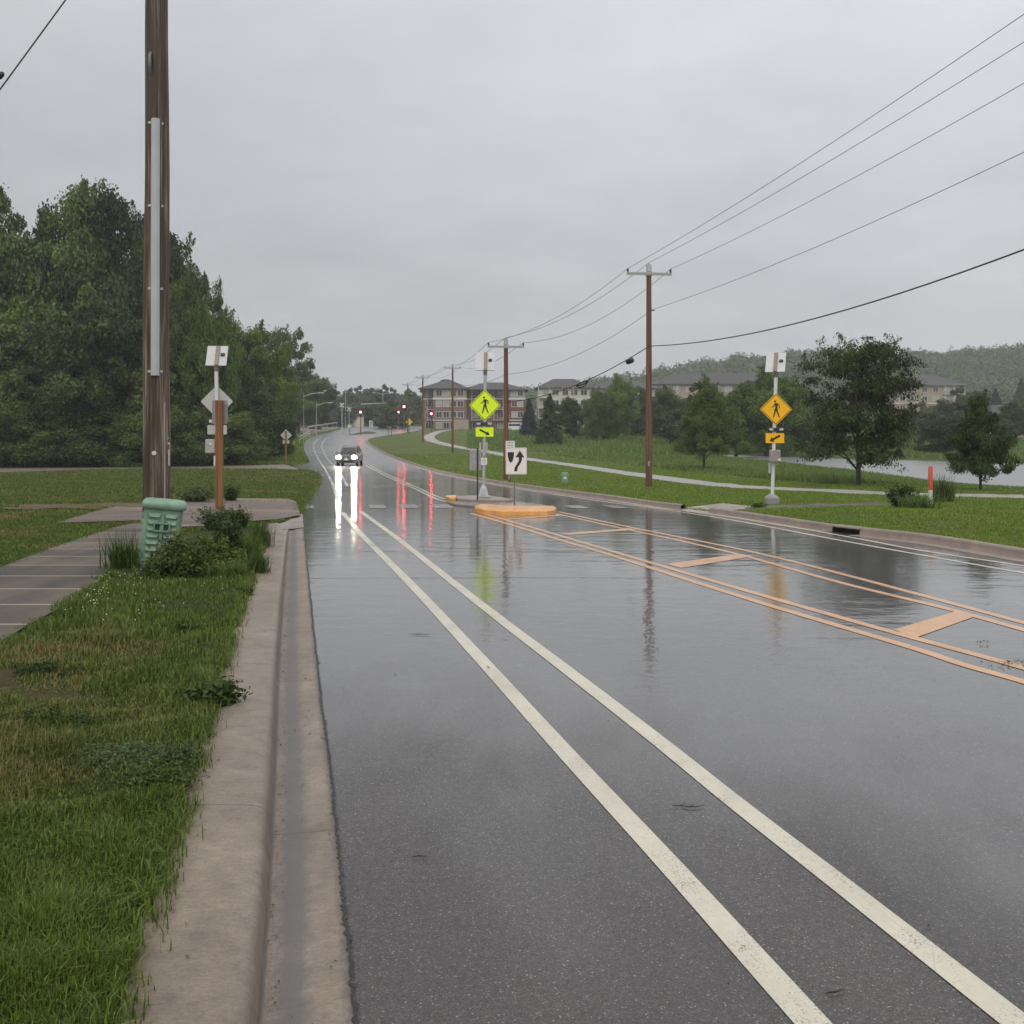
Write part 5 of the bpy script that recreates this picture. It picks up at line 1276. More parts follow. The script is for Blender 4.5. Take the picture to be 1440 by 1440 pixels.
e = empty('sign_post', (xw, yw, zw), 'square brown wooden post carrying the back of a grey rectangular sign', 'sign post')
hw_ = EYE - (563 - HOR)/F*yw - zw
MB().box((0, 0, hw_/2 - .15), (9.3*kw, 9.3*kw, hw_ + .3), rz=.05).build('post', M_POST, e)
d = MB(); rplate(d, 22*kw, 33.5*kw, .085, .091, (308 - 308.5)*kw, EYE - (579.5 - HOR)/F*yw - zw, .04); d.build('sign_plate', plain('dull_sign_back', (.30, .285, .275), .5, .2, .08, 4), e)
# keep right sign
yk = P2(723, 711, .1)[1] ; xk = (723.5 - 720)/F*yk; zk_ = g1(xk, yk) + .06; kk = yk/F
e = empty('keep_right_sign', (xk, yk, zk_), 'white keep right sign with black curving arrow on a thin steel post', 'road sign')
hz_ = lambda py: EYE - (py - HOR)/F*yk - zk_
hx_ = lambda px: (px - 720)/F*yk - xk
MB().box((0, 0, hz_(632)/2 - .1), (.045, .03, hz_(632) + .2)).build('post', plain('post_grey', (.16, .16, .165), .5, .3), e)
d = MB(); rplate(d, 29.5*kk, 37.5*kk, -.030, -.022, hx_(726), hz_(648.2), .03); sp_ = d.build('sign_plate', M_SIGNW, e)
q = MB(); cx, cz = hx_(726), hz_(648.2)
u = lambda px, py: (hx_(px), hz_(py))
q.prism([u(713.8, 635.8), u(722.8, 635.8), u(722.6, 642), u(721, 648), u(719, 650.4), u(717.6, 650.4), u(715.6, 648), u(714.2, 642)], -.034, -.030); q.build('island_mark', M_SIGNBLK, sp_)
q = MB(); q.prism([u(731, 633.4), u(737.4, 643.2), u(724.8, 643.2)], -.034, -.030)
ctr = cat([(731.8, 642.8), (731.4, 648), (728.6, 653.2), (726, 657.5), (725.2, 662.8)], 5)
for (a, b_) in zip(ctr[:-1], ctr[1:]): q.prism([u(a[0]-2.15, a[1]), u(a[0]+2.15, a[1]), u(b_[0]+2.15, b_[1]), u(b_[0]-2.15, b_[1])], -.0335, -.030)
q.build('arrow', M_SIGNBLK, sp_)
q = MB()
w_, h_ = 29.5*kk*.94, 37.5*kk*.95
for dx, dz, a, b_ in ((0, h_/2, w_, .008), (0, -h_/2, w_, .008), (w_/2, 0, .008, h_ - .01), (-w_/2, 0, .008, h_ - .01)): q.box((cx + dx, -.0310, cz + dz), (a, .002, b_))
q.build('border', plain('sign_border_grey', (.40, .40, .41), .5), sp_)
# back of the facing-away keep right sign at the rear of the refuge
yk2 = P2(671.5, 703, .15)[1] - .3; xk2 = (671.5 - 720)/F*yk2; z2 = g1(xk2, yk2) + .15
e = empty('road_sign', (xk2, yk2, z2), 'grey back of a road sign on a dark post beside the lime beacon', 'road sign')
h2z = lambda py: EYE - (py - HOR)/F*yk2 - z2
MB().box((0, 0, h2z(630)/2), (.05, .04, h2z(630))).build('post', M_DARK, e)
d = MB(); rplate(d, .37, .66, .022, .030, -.07, h2z(647), .03); d.build('sign_plate', plain('sign_back_dull', (.33, .32, .32), .5, .2), e)
# small three-line white sign on the far kerb
ys = P2(716, 679, .12)[1]; xs_ = (716.5 - 720)/F*ys; zs_ = rz_(xs_, ys); e = empty('notice_sign', (xs_, ys, zs_), 'small white notice with three lines of lettering behind the keep right sign', 'road sign')
hs = lambda py: EYE - (py - HOR)/F*ys - zs_
MB().box((0, 0, hs(621)/2 - .1), (.05, .05, hs(621) + .2)).build('post', M_DARK, e)
MB().box((-.02, -.03, hs(671)), (.02, .02, .22)).build('reflector', M_SIGNW, e)
d = MB(); rplate(d, 13*ys/F, 27*ys/F, -.04, -.03, 1.0*ys/F, hs(633.5), .03); so = d.build('sign_plate', M_SIGNW, e)
t = MB(); kx_ = ys/F
for row, (py, words, hh_) in enumerate([(622.6, (8.5,), 1.1), (626.2, (3.2, 3.2), 1.3), (629.6, (3.6, 3.6), 1.6)]):
    tot = sum(words) + 1.2*(len(words) - 1); x_ = -tot/2
    for wv_ in words:
        n_ = 4
        for j in range(n_): t.box(((1.0 + x_ + (j + .5)*wv_/n_)*kx_, -.0415, hs(py)), (wv_/n_*.66*kx_, .003, hh_*kx_))
        x_ += wv_ + 1.2
t.build('lettering', M_SIGNBLK, so)
# small diamond sign back by the bend, yellow marker, railing
xd, yd = P2(402, 652.5); zd = g1(xd, yd); kd = yd/F
e = empty('road_sign', (xd, yd, zd - .05), 'small pale diamond sign back on a brown post at the road bend', 'road sign')
hd = lambda py: EYE - (py - HOR)/F*yd - zd + .05
MB().box((0, 0, hd(606)/2), (.13, .13, hd(606)), ).build('post', M_POST, e)
d = MB(); diamond(d, 8.2*kd, .07, .08, hd(612), 0); d.build('diamond_sign', M_ALU, e)
d = MB(); rplate(d, 9.5*kd, 4.6*kd, .07, .08, 0, hd(621.5), .03); d.build('plaque', M_ALU, e)
xy_, yy_ = P2(413.5, 626); e = empty('marker_post', (xy_, yy_, g1(xy_, yy_) - .1), 'thin yellow marker post beside the railing at the bend', 'marker post')
MB().tube([(0, 0, 0), (0, 0, 1.05)], .08, 8).build('tube', plain('marker_yellow', (.6, .5, .12), .5), e); MB().ball((0, 0, 1.05), .085, 8, (1, 1, .5)).build('cap', M_DARK, e)
ra, rb_ = P(421, 624), P(436, 613.5); e = empty('railing', ra, 'low pale pipe railing where the road bends at the railway', 'railing')
for t_ in (0, .5, 1): MB().tube([(rb_ - ra)*t_, (rb_ - ra)*t_ + Vector((0, 0, 1.05))], .06, 6).build('rail_post', M_GALV, e)
MB().tube([Vector((0, 0, 1.05)), rb_ - ra + Vector((0, 0, 1.05))], .06, 6).tube([Vector((0, 0, .6)), rb_ - ra + Vector((0, 0, .6))], .05, 6).build('rail', M_GALV, e)
rc_, rd_ = P(433, 612), P(474, 602.5); rc_.z += 1.1; rd_.z += 1.0
e = empty('railing', rc_, 'long pale guard rail on top of the ballast bank', 'railing')
for t_ in (0, .2, .4, .6, .8, 1): MB().tube([(rd_ - rc_)*t_ - Vector((0, 0, .9)), (rd_ - rc_)*t_ + Vector((0, 0, .7))], .06, 6).build('rail_post', M_GALV, e)
MB().box((rd_ - rc_)*.5 + Vector((0, -.06, .55)), ((rd_ - rc_).length, .06, .32), M=(rd_ - rc_).to_track_quat('X', 'Z').to_matrix()).build('rail', plain('guard_rail_pale', (.42, .40, .38), .5), e)
# orange topped marker post on the lawn
xm, ym = P2(1308.5, 707, .3); zm = rz_(xm, ym)
e = empty('marker_post', (xm, ym, zm - .05), 'white marker post with orange top standing in the weed bush', 'marker post')
hm = EYE - (653 - HOR)/F*ym - zm; rm = 3.1*ym/F
MB().tube([(0, 0, -.2), (0, 0, hm*.47)], rm*.92, 12).build('white_tube', plain('marker_white_tube', (.60, .60, .57), .5), e)
MB().tube([(0, 0, hm*.46), (0, 0, hm*.97), (0, 0, hm)], [rm, rm, rm*.6], 12).build('orange_sleeve', plain('marker_orange', (.52, .085, .025), .45), e)
# pale green equipment box on the right lawn
xg, yg = P2(794.5, 679, .12); zg = rz_(xg, yg); kg = yg/F
e = empty('equipment_box', (xg, yg, zg), 'small pale green utility box on the lawn beside the trail', 'utility box')
MB().rbox((0, 0, .25), (9*kg, .3, .55), .03).build('body', M_GREENBOX, e); MB().rbox((0, 0, 7.2*2*kg*.5 + .12), (10*kg, .34, .12), .03).build('lid', M_GREENBOX, e)
MB().box((0, -.153, .3), (4.5*kg, .006, .2)).build('label_plate', M_SIGNW, e)
xg, yg = P2(572.5, 612); e = empty('equipment_box', (xg, yg, g1(xg, yg) - .1), 'tiny pale green box at the foot of the farthest pole', 'utility box')
MB().rbox((0, 0, .3), (.45, .4, .7), .05).build('body', M_GREENBOX, e); MB().rbox((0, 0, .70), (.5, .45, .1), .03).build('lid', M_GREENBOX, e)

# pedestal in front of the tall pole
xp, yp = P2(221, 797, .12); zp = lz(xp, yp)
e = empty('telecom_pedestal', (xp, yp, zp - .03), 'pale green ribbed plastic pedestal leaning before the tall wooden pole', 'telecom pedestal', rz=.30)
e.rotation_euler = (.02, .115, .30)
b = MB(); W0, W1, D0, D1, HH = .245, .262, .20, .215, .86
v = []
for z, w, dd in ((0, W0, D0), (HH*.5, (W0 + W1)/2, (D0 + D1)/2), (HH, W1, D1)):
    c = .05
    for x, y in [(-w + c, -dd), (w - c, -dd), (w, -dd + c), (w, dd - c), (w - c, dd), (-w + c, dd), (-w, dd - c), (-w, -dd + c)]: v.append((x, y, z))
b.add(v, [(k_*8 + i, k_*8 + (i+1) % 8, k_*8 + 8 + (i+1) % 8, k_*8 + 8 + i) for k_ in range(2) for i in range(8)]); b.add(v[16:], [tuple(range(8))])
body = b.build('body', M_GREENBOX, e)
b = MB(); v = []
for z, s_ in ((.845, 1.06), (.87, 1.14), (.925, 1.12), (.955, 1.0), (.965, .8)):
    w, dd, c = W1*s_, D1*s_*1.04, .07*s_
    for i in range(4):
        a0 = -PI/2 + i*PI/2; sx, sy = ((1, -1), (1, 1), (-1, 1), (-1, -1))[i]
        for j in range(5): a = a0 + j*PI/8; v.append((sx*(w - c) + c*math.cos(a), sy*(dd - c) + c*math.sin(a), z))
b.add(v, [(k_*20 + i, k_*20 + (i+1) % 20, (k_+1)*20 + (i+1) % 20, (k_+1)*20 + i) for k_ in range(4) for i in range(20)], True); b.add(v[-20:], [tuple(range(20))]); b.build('lid', M_GREENBOX, e)
b = MB()
def wedge(b, a0, a1, z, depth, face):
    """louvre ridge with a sloped underside along one face"""
    f = face
    def pt(t, out, zz):
        if f == 'front': return (t, -(D0 + (D1 - D0)*zz/HH) - out, zz)
        return (-(W0 + (W1 - W0)*zz/HH) - out, t, zz)
    m0, m1 = a0 + (a1 - a0)*.16, a1 - (a1 - a0)*.16
    b.add([pt(a0, 0, z + .052), pt(a1, 0, z + .052), pt(m1, depth, z + .0), pt(m0, depth, z + .0), pt(a0, 0, z - .006), pt(a1, 0, z - .006)], [(0, 1, 2, 3), (3, 2, 5, 4), (0, 3, 4), (1, 5, 2)])
for r_ in range(8):
    z = .075 + r_*.094
    for a0, a1 in ((-.195, -.022), (.022, .195)):
        if r_ in (5, 6) : a0, a1 = (a0 + .0, a1 - .035) if a0 < 0 else (a0 + .035, a1)
        wedge(b, a0, a1, z, .03, 'front')
    wedge(b, -.155, -.01, z, .03, 'side'); wedge(b, .01, .155, z, .03, 'side')
b.build('louvres', M_GREENBOX, body)
b = MB(); b.box((0, -.222, .40), (.042, .03, .80), M=Matrix.Rotation(-.0175, 3, 'X')); b.build('centre_rib', M_GREENBOX, body)
lt = MB(); zl = .60
for dx, dz, a, c in ((0, .052, .22, .022), (0, -.052, .22, .022), (.10, 0, .022, .09), (-.10, 0, .022, .09)): lt.box((dx, -.245, zl + dz), (a, .03, c))
lt.box((0, -.24, zl), (.05, .022, .085)); la = lt.build('latch', M_GREENBOX, e)
for s_ in (-1, 1): MB().box((s_*.058, -.2235, zl), (.062, .012, .078)).build('latch_shade_plate', plain('pedestal_painted_shade', (.03, .05, .038), .6), la)  # dark plates behind the latch frame, coloured as the shade of a recess

# twigs and leaves on the road
def twig(px, py, ln, ang, label, seed, branches=2):
    p = P(px, py); rng = random.Random(seed); e = empty('twig', (p.x, p.y, p.z + .006), label, 'twig', 'twigs on the road', ang)
    b = MB(); pts = [Vector((ln*(t - .5), rng.uniform(-.012, .012), .004)) for t in (0, .25, .5, .75, 1)]; b.tube(pts, [.002, .003, .0034, .0025, .0012], 5)
    for i in range(branches):
        q = pts[1 + i]; b.tube([q, q + Vector((ln*.25, rng.choice((-1, 1))*ln*.14, .006))], [.0022, .001], 4)
    b.build('stick', plain('wet_bark', (.018, .014, .011), .5), e)
twig(590, 893.5, .20, -.15, 'short dark twig alone before the two bike lines', 1, 1)
twig(968, 1136, .17, 0.05, 'forked dark twig lying between the two bike lines', 2, 2)
twig(1174, 1398, .085, .25, 'thin dark twig beyond the inner bike line end', 3, 1)
twig(590, 1206, .07, .1, 'tiny brown twig on the asphalt near the gutter', 4, 1)
_rs = np.random.default_rng(31); _k = 150
_pp = np.column_stack([_rs.uniform(-.4, .5, _k), _rs.uniform(3.4, 16, _k)]); _pp[:, 0] = _pp[:, 0]*_pp[:, 1]
_pp = _pp[inside(_pp[:, 0], _pp[:, 1], road_poly)]
_gp = np.array(resample([p for p in KLINE if p[1] > 2.6], .035)); _gp = _gp[_rs.random(len(_gp)) < .45]
_nd = np.array([-.978, -.207]); _off = np.where(_rs.random(len(_gp)) < .6, .31 - np.abs(_rs.normal(0, .03, len(_gp))), _rs.uniform(.02, .3, len(_gp)))
_gp = _gp + _nd*_off[:, None]; _gz = gz(_gp[:, 0], _gp[:, 1]) + np.interp(_off, [0, .02, .14, .30, .32], [.010, .012, .001, -.012, -.010])
_V, _F = cards(np.column_stack([_gp, _gz]), np.tile([0, 0, 1.], (len(_gp), 1)) + _rs.normal(size=(len(_gp), 3))*.35, _rs.uniform(.006, .026, len(_gp)), _rs.uniform(.003, .011, len(_gp)), _rs)
tag(link('gutter_litter', arr_mesh('gutter_litter', _V, _F), plain('gutter_litter_brown', (.055, .04, .026), .7, 0, .6, 30, False)), 'brown bits of leaf and grit washed along the gutter', 'litter', kind='stuff')
_gp = np.array(resample([p for p in KLINE if 2.6 < p[1] < 18], .02)); _gp = _gp[_rs.random(len(_gp)) < .5]; _off = .77 - np.abs(_rs.normal(0, .075, len(_gp))); _gp = _gp + _nd*_off[:, None]
_V, _F = cards(np.column_stack([_gp, gz(_gp[:, 0], _gp[:, 1]) + .139]), np.tile([0, 0, 1.], (len(_gp), 1)) + _rs.normal(size=(len(_gp), 3))*.3, _rs.uniform(.008, .035, len(_gp)), _rs.uniform(.003, .010, len(_gp)), _rs)
tag(link('kerb_litter', arr_mesh('kerb_litter', _V, _F), plain('dead_grass_litter', (.11, .085, .045), .7, 0, .6, 30, False)), 'dead grass clippings and crumbs on the back of the kerb', 'litter', kind='stuff')
_C = np.column_stack([_pp, gz(_pp[:, 0], _pp[:, 1]) + .007]); _V, _F = cards(_C, np.tile([0, 0, 1.], (len(_C), 1)) + _rs.normal(size=(len(_C), 3))*.15, _rs.uniform(.006, .022, len(_C)), _rs.uniform(.004, .010, len(_C)), _rs)
tag(link('leaf_specks', arr_mesh('leaf_specks', _V, _F), plain('dark_leaf_specks', (.022, .018, .012), .6)), 'tiny dark leaf scraps scattered over the wet road', 'leaf scraps', kind='stuff')
def leaf_litter(px, py, n, r, label, mat, seed, cat='leaves'):
    p = P(px, py); rng = np.random.default_rng(seed); e = empty('leaf_litter', (p.x, p.y, p.z + .008), label, cat)
    C = np.column_stack([rng.normal(0, r, n), rng.normal(0, r*.6, n), rng.uniform(.0, .02, n)]); V, Fc = cards(C, np.tile([0, 0, 1.], (n, 1)) + rng.normal(size=(n, 3))*.25, rng.uniform(.018, .04, n), rng.uniform(.01, .02, n), rng)
    link('leaves', arr_mesh('leaves', V, Fc), mat, e)
leaf_litter(1417, 934.5, 34, .09, 'small spray of wet green leaves on the orange line', LEAF['weed'], 6)
leaf_litter(527, 768, 26, .10, 'dark clump of wet leaves at the bike line', LEAF['dark'], 7)
leaf_litter(694, 940, 3, .03, 'single tan leaf stuck on the bike line', plain('tan_leaf', (.30, .19, .09), .6), 8)
leaf_litter(1382, 905, 8, .04, 'tiny dark leaf scraps inside the orange median', LEAF['dark'], 10)
leaf_litter(428, 760, 12, .07, 'brown leaf litter at the end of the kerb', plain('brown_leaf', (.12, .08, .05), .7), 11)

# --------------------------------------------------------------------- car
xc, yc = P2(487, 655.5); zc = g1(xc, yc)
CAR = empty('parked_car' if False else 'suv', (xc, yc, zc), 'grey tan SUV driving towards us with both headlights blazing', 'car', rz=.02)
M_CAR = plain('taupe_car_paint', (.17, .155, .135), .3, .5, .06, 2, coat=.6)
M_CARG = plain('car_glass', (.03, .035, .038), .08)
b = MB()
def section(y, prof_):   # closed half profile mirrored
    pts = [(x, y, z) for x, z in prof_]; return pts + [(-x, y, z) for x, z in reversed(prof_)]
S_ = [section(0.0, [(.62, .34), (.74, .42), (.80, .62), (.76, .84), (.60, .93)]),
      section(.12, [(.74, .28), (.88, .40), (.92, .64), (.90, .90), (.70, 1.0)]),
      section(.55, [(.78, .26), (.95, .38), (.97, .66), (.94, .97), (.72, 1.07)]),
      section(1.25, [(.78, .26), (.95, .38), (.97, .68), (.95, 1.02), (.74, 1.12)]),
      section(3.9, [(.78, .28), (.95, .40), (.97, .70), (.95, 1.04), (.76, 1.12)]),
      section(4.65, [(.74, .34), (.90, .44), (.93, .70), (.92, 1.04), (.74, 1.10)]),
      section(4.78, [(.6, .44), (.82, .5), (.86, .70), (.84, .98), (.6, 1.04)])]
n_ = len(S_[0])
b.add([p for s in S_ for p in s], [(i*n_ + k, i*n_ + (k+1) % n_, (i+1)*n_ + (k+1) % n_, (i+1)*n_ + k) for i in range(len(S_)-1) for k in range(n_)], True)
b.add(S_[0], [tuple(range(n_))]); b.add(S_[-1], [tuple(reversed(range(n_)))])
T_ = [[(-.80, 1.2, 1.10), (.80, 1.2, 1.10), (.86, 4.7, 1.06), (-.86, 4.7, 1.06)], [(-.64, 1.95, 1.66), (.64, 1.95, 1.66), (.66, 4.35, 1.68), (-.66, 4.35, 1.68)], [(-.56, 2.3, 1.75), (.56, 2.3, 1.75), (.58, 4.1, 1.75), (-.58, 4.1, 1.75)]]
b.add(T_[0] + T_[1] + T_[2], [(0, 1, 5, 4), (1, 2, 6, 5), (2, 3, 7, 6), (3, 0, 4, 7), (4, 5, 9, 8), (5, 6, 10, 9), (6, 7, 11, 10), (7, 4, 8, 11), (8, 9, 10, 11)])
body = b.build('body', M_CAR, CAR)
b = MB(); b.add([(-.72, 1.232, 1.15), (.72, 1.232, 1.15), (.575, 1.905, 1.63), (-.575, 1.905, 1.63)], [(0, 1, 2, 3)]); b.add([(-.72, 1.262, 1.15), (.72, 1.262, 1.15), (.575, 1.935, 1.63), (-.575, 1.935, 1.63)], [(3, 2, 1, 0)]); b.v = [(x, y - .02, z + .012) for x, y, z in b.v]; b.build('windscreen', M_CARG, CAR)
for s in (-1, 1):
    MB().add([(s*.825, 1.7, 1.16), (s*.865, 4.3, 1.13), (s*.69, 4.15, 1.62), (s*.695, 2.15, 1.62)], [(0, 1, 2, 3) if s < 0 else (3, 2, 1, 0)]).build('side_window', M_CARG, CAR)
    m_ = MB().rbox((s*1.06, 1.35, 1.17), (.22, .12, .17), .03).build('wing_mirror', M_CAR, CAR)
    h_ = MB(); h_.ball((s*.69, .05, .80), .18, 10, (1.3, .7, .82)); h_.build('headlight', emitter('headlight_lamp', (1., .90, .70), 480), CAR)
    MB().ball((s*.72, .04, .47), .055, 8, (1, .6, 1)).build('fog_lamp', plain('fog_lens', (.5, .5, .48), .2), CAR)
    MB().tube([(s*.62, 2.2, 1.78), (s*.64, 4.1, 1.78)], .022, 6).build('roof_rail', M_DARK, CAR)
    for y in (.95, 3.75):
        w_ = MB(); w_.tube([(s*.76, y, .36), (s*.975, y, .36)], .36, 20); wo = w_.build('wheel', plain('tyre_rubber', (.018, .018, .018), .8), CAR)
        MB().tube([(s*.97, y, .36), (s*.985, y, .36)], .22, 12).build('rim', M_GALV, wo)
g = MB().box((0, -.005, .80), (.98, .05, .17)).build('grille', M_BLACK, CAR)
MB().box((0, -.035, .80), (.90, .02, .02)).box((0, -.035, .845), (.94, .02, .018)).build('grille_bar', M_GALV, g)
MB().tube([(0, -.03, .80), (0, -.05, .80)], .07, 12).build('round_badge', M_GALV, g)
bp = MB().box((0, 0.02, .58), (1.5, .10, .09)).build('bumper', M_CAR, CAR)
MB().box((0, -.02, .42), (1.25, .06, .15)).build('lower_intake', M_BLACK, bp)
MB().box((0, -.045, .62), (.31, .012, .155)).build('licence_plate', M_SIGNW, CAR)
MB().box((0, .55, 1.085), (1.2, .5, .012), M=Matrix.Rotation(.07, 3, 'X')).build('bonnet', M_CAR, body)

# -------------------------------------------------------- far traffic lights
M_RED = emitter('red_signal_lamp', (1., .045, .075), 85)
M_SIGBODY = plain('signal_black', (.02, .02, .022), .5)
def signal(px, lamp_py, base_py, Y, label, arm=None, lamp_r=.17):
    x = (px - 720)/F*Y; zb_ = g1(x, Y) - .1; e = empty('traffic_light', (x, Y, zb_), label, 'traffic light', 'red traffic lights at the intersection')
    h = EYE - (lamp_py - HOR)/F*Y - zb_
    MB().tube([(0, .2, 0), (0, .2, max(h + .5, 2.5))], [.13, .09], 8).build('mast', plain('signal_mast', (.13, .10, .085), .5), e)
    hd_ = MB().rbox((0, 0, h - .38), (.42, .22, 1.15), .04).build('signal_head', M_SIGBODY, e)
    MB().tube([(0, -.115, h), (0, -.16, h)], lamp_r, 14).build('red_lamp', M_RED, hd_)
    for k_ in (1, 2): MB().tube([(0, -.115, h - .38*k_), (0, -.13, h - .38*k_)], .13, 12).build('unlit_lens', plain('unlit_lens', (.03, .03, .02), .3), hd_)
    if arm:
        MB().tube([(0, .2, h + arm[2]), (arm[0], .2, h + arm[2] + .2)], [.09, .06], 6).build('mast_arm', plain('pale_arm', (.42, .42, .42), .5), e)
    return e
signal(507, 579.6, 604, 205., 'red traffic light on a mast at the near corner with a long pale arm', arm=(5., 0, 1.6))
signal(560.5, 579.5, 602, 265., 'red traffic light on the far corner, just before the farthest crossarm pole')
signal(568.3, 571.8, 602, 240., 'highest red traffic light, close beside the farthest crossarm pole', lamp_r=.22)
signal(606.5, 581.8, 603, 225., 'red traffic light low before the brick apartments', lamp_r=.2)
def lamp_post(px, by, ty, Y, label, arms, r=.09):
    x = (px - 720)/F*Y; z = g1(x, Y) - .1; h = EYE - (ty - HOR)/F*Y - z; e = empty('street_lamp', (x, Y, z), label, 'street lamp', 'far street lamps')
    MB().tube([(0, 0, 0), (0, 0, h)], [r*1.2, r*.7], 8).build('post', M_GALV, e)
    for s in arms:
        MB().tube([(0, 0, h - .6), (s*1.2, 0, h - .15), (s*2.3, 0, h - .05)], [.06, .05, .04], 6).build('lamp_arm', M_GALV, e)
        MB().rbox((s*2.6, 0, h - .06), (.8, .3, .14), .03).build('lamp_head', plain('lamp_head_pale', (.5, .5, .5), .5), e)
lamp_post(538.5, 0, 552, 290., 'tall pale street lamp with two arms beyond the intersection', (-1, 1))
lamp_post(486, 0, 545, 255., 'pale street lamp with a single arm above the railway crossing', (1,))
lamp_post(445, 0, 566, 190., 'thin pale lamp post among the last wood trees', (1,), .06)
lamp_post(427, 0, 552, 150., 'thin pale lamp post before the end of the dark wood', (1,), .05)
# railway crossing signal
def rail_signal(px, Y, ty, label):
    x = (px - 720)/F*Y; z = g1(x, Y); h = EYE - (ty - HOR)/F*Y - z; e = empty('railway_signal', (x, Y, z - .1), label, 'railway signal', 'railway crossing signals')
    MB().tube([(0, 0, 0), (0, 0, h)], .09, 8).build('mast', M_GALV, e)
    a = MB(); 
    for s in (-1, 1): a.box((0, -.1, h - .45), (1.25, .03, .2), M=Matrix.Rotation(s*.78, 3, 'Y'))
    a.build('crossbuck', M_SIGNW, e)
    c = MB().box((0, -.05, h - 1.9), (1.3, .08, .08)).build('cross_bar', M_DARK, e)
    for s in (-1, 1): MB().tube([(s*.55, -.1, h - 1.9), (s*.55, -.16, h - 1.9)], .32, 14).build('lamp_disc', M_SIGBODY, c)
    MB().box((0, .1, .6), (.6, .5, 1.2)).build('cabinet', M_GALV, e)
rail_signal(481, 215., 566, 'railway crossing signal with two dark lamp discs beside the ballast bank')
rail_signal(491, 228., 572, 'second railway crossing signal standing nearer the intersection')
# little yellow warning sign and white boards near the lights
xx, yy = P2(575.5, 609.5); e = empty('road_sign', (xx, yy, g1(xx, yy) - .1), 'tiny yellow diamond warning sign at the foot of the farthest pole', 'road sign')
MB().tube([(0, 0, 0), (0, 0, 2.6)], .05, 6).build('post', M_DARK, e); d = MB(); diamond(d, .75, -.08, -.06, 2.5, 0); d.build('diamond_sign', plain('warning_yellow', (.62, .48, .04), .5), e)
xx, yy = P2(491.5, 611); e = empty('road_sign', (xx, yy, g1(xx, yy) - .1), 'small white board sign at the tip of the traffic island', 'road sign')
MB().tube([(0, 0, 0), (0, 0, 1.6)], .05, 6).build('post', M_DARK, e); MB().box((0, -.07, 1.75), (.7, .03, .7)).build('sign_plate', plain('pale_yellow_board', (.55, .54, .38), .5), e)
for i, (px, lb) in enumerate([(546, 'thin dark stake on the grass nose, first of the pair'), (550.5, 'thin dark stake on the grass nose, nearer the farthest pole')]):
    xx, yy = P2(px, 614.5); e = empty('marker_post', (xx, yy, g1(xx, yy) - .1), lb, 'stake', 'stakes on the grass nose')
    MB().tube([(0, 0, 0), (0, 0, 1.9)], .055, 6).build('rod', M_DARK, e); MB().box((0, -.06, 1.8), (.16, .02, .22)).build('flag_plate', M_DARK, e)
xx, Yw = (497 - 720)/F*300, 300.
e = empty('shed', (xx, Yw, g1(xx, Yw) - .2), 'low white building beyond the railway crossing', 'shed')
MB().box((0, 0, 1.6), (5.5, 5, 3.2)).build('wall', M_CREAM, e); d = MB(); d.prism([(-3, 3.19), (3, 3.19), (2.8, 3.5), (0, 4.0), (-2.8, 3.5)], -2.8, 2.8); d.build('roof', M_ROOF, e)
# traffic control cabinets / white markers along far grass
for i, (px, lb) in enumerate([(522, 'white cabinet in the field beyond the intersection'), (597, 'pale cabinet behind the farthest pole')]):
    Yq = 300.; xx = (px - 720)/F*Yq; e = empty('control_cabinet', (xx, Yq, g1(xx, Yq) - .1), lb, 'cabinet')
    MB().rbox((0, 0, .9), (1.1, .7, 1.8), .05).build('body', M_SIGNW, e); MB().box((0, -.36, .9), (.85, .02, 1.4)).build('door', M_ALU, e)

# --------------------------------------------------------------- buildings
def windows(b_, parent, x0, x1, y, rows, cols, z0, fh, ww, wh, lit=(), frame=M_TRIMW, seed=1, dy=-.0):
    rng = random.Random(seed)
    for r_ in range(rows):
        for c_ in range(cols):
            cx = x0 + (x1 - x0)*(c_ + .5)/cols; cz = z0 + fh*(r_ + .52)
            w = MB(); 
            for dx, dz, a, c in ((0, wh/2, ww + .16, .1), (0, -wh/2, ww + .16, .1), (ww/2, 0, .1, wh - .1), (-ww/2, 0, .1, wh - .1), (0, 0, .07, wh - .1)): w.box((cx + dx, y - .05, cz + dz), (a, .12, c))
            wo = w.build('window', frame, parent)
            MB().box((cx, y - .02, cz), (ww - .1, .06, wh - .1)).build('pane', M_GLASSL if rng.random() < .42 else M_GLASS, wo)
def hip(b, x0, x1, y0, y1, z, h, ov=.7, inset=None):
    i = inset if inset is not None else min((x1 - x0), (y1 - y0))*.45
    b.add([(x0 - ov, y0 - ov, z), (x1 + ov, y0 - ov, z), (x1 + ov, y1 + ov, z), (x0 - ov, y1 + ov, z), (x0 + i, (y0 + y1)/2, z + h), (x1 - i, (y0 + y1)/2, z + h)], [(0, 1, 5, 4), (1, 2, 5), (2, 3, 4, 5), (3, 0, 4), (3, 2, 1, 0)])
    b.box(((x0 + x1)/2, (y0 + y1)/2, z - .12), (x1 - x0 + 2*ov, y1 - y0 + 2*ov, .2))
def balcony(parent, x, y, z, w):
    m = MB(); m.box((x, y - .7, z), (w, 1.4, .16)); bo = m.build('balcony', M_TRIMW, parent)
    q = MB(); q.box((x, y - 1.36, z + 1.0), (w, .06, .07))
    for i in range(7): q.box((x - w/2 + w*i/6, y - 1.36, z + .55), (.05, .05, .9))
    q.build('railing', M_DARK, bo)
    for s in (-1, 1): MB().box((x + s*(w/2 - .1), y - 1.3, z + 1.4), (.14, .14, 2.7)).build('balcony_post', M_TRIMW, bo)
Yb1 = 262.; X1 = lambda px: (px - 720)/F*Yb1; Z1 = lambda py: EYE - (py - HOR)/F*Yb1
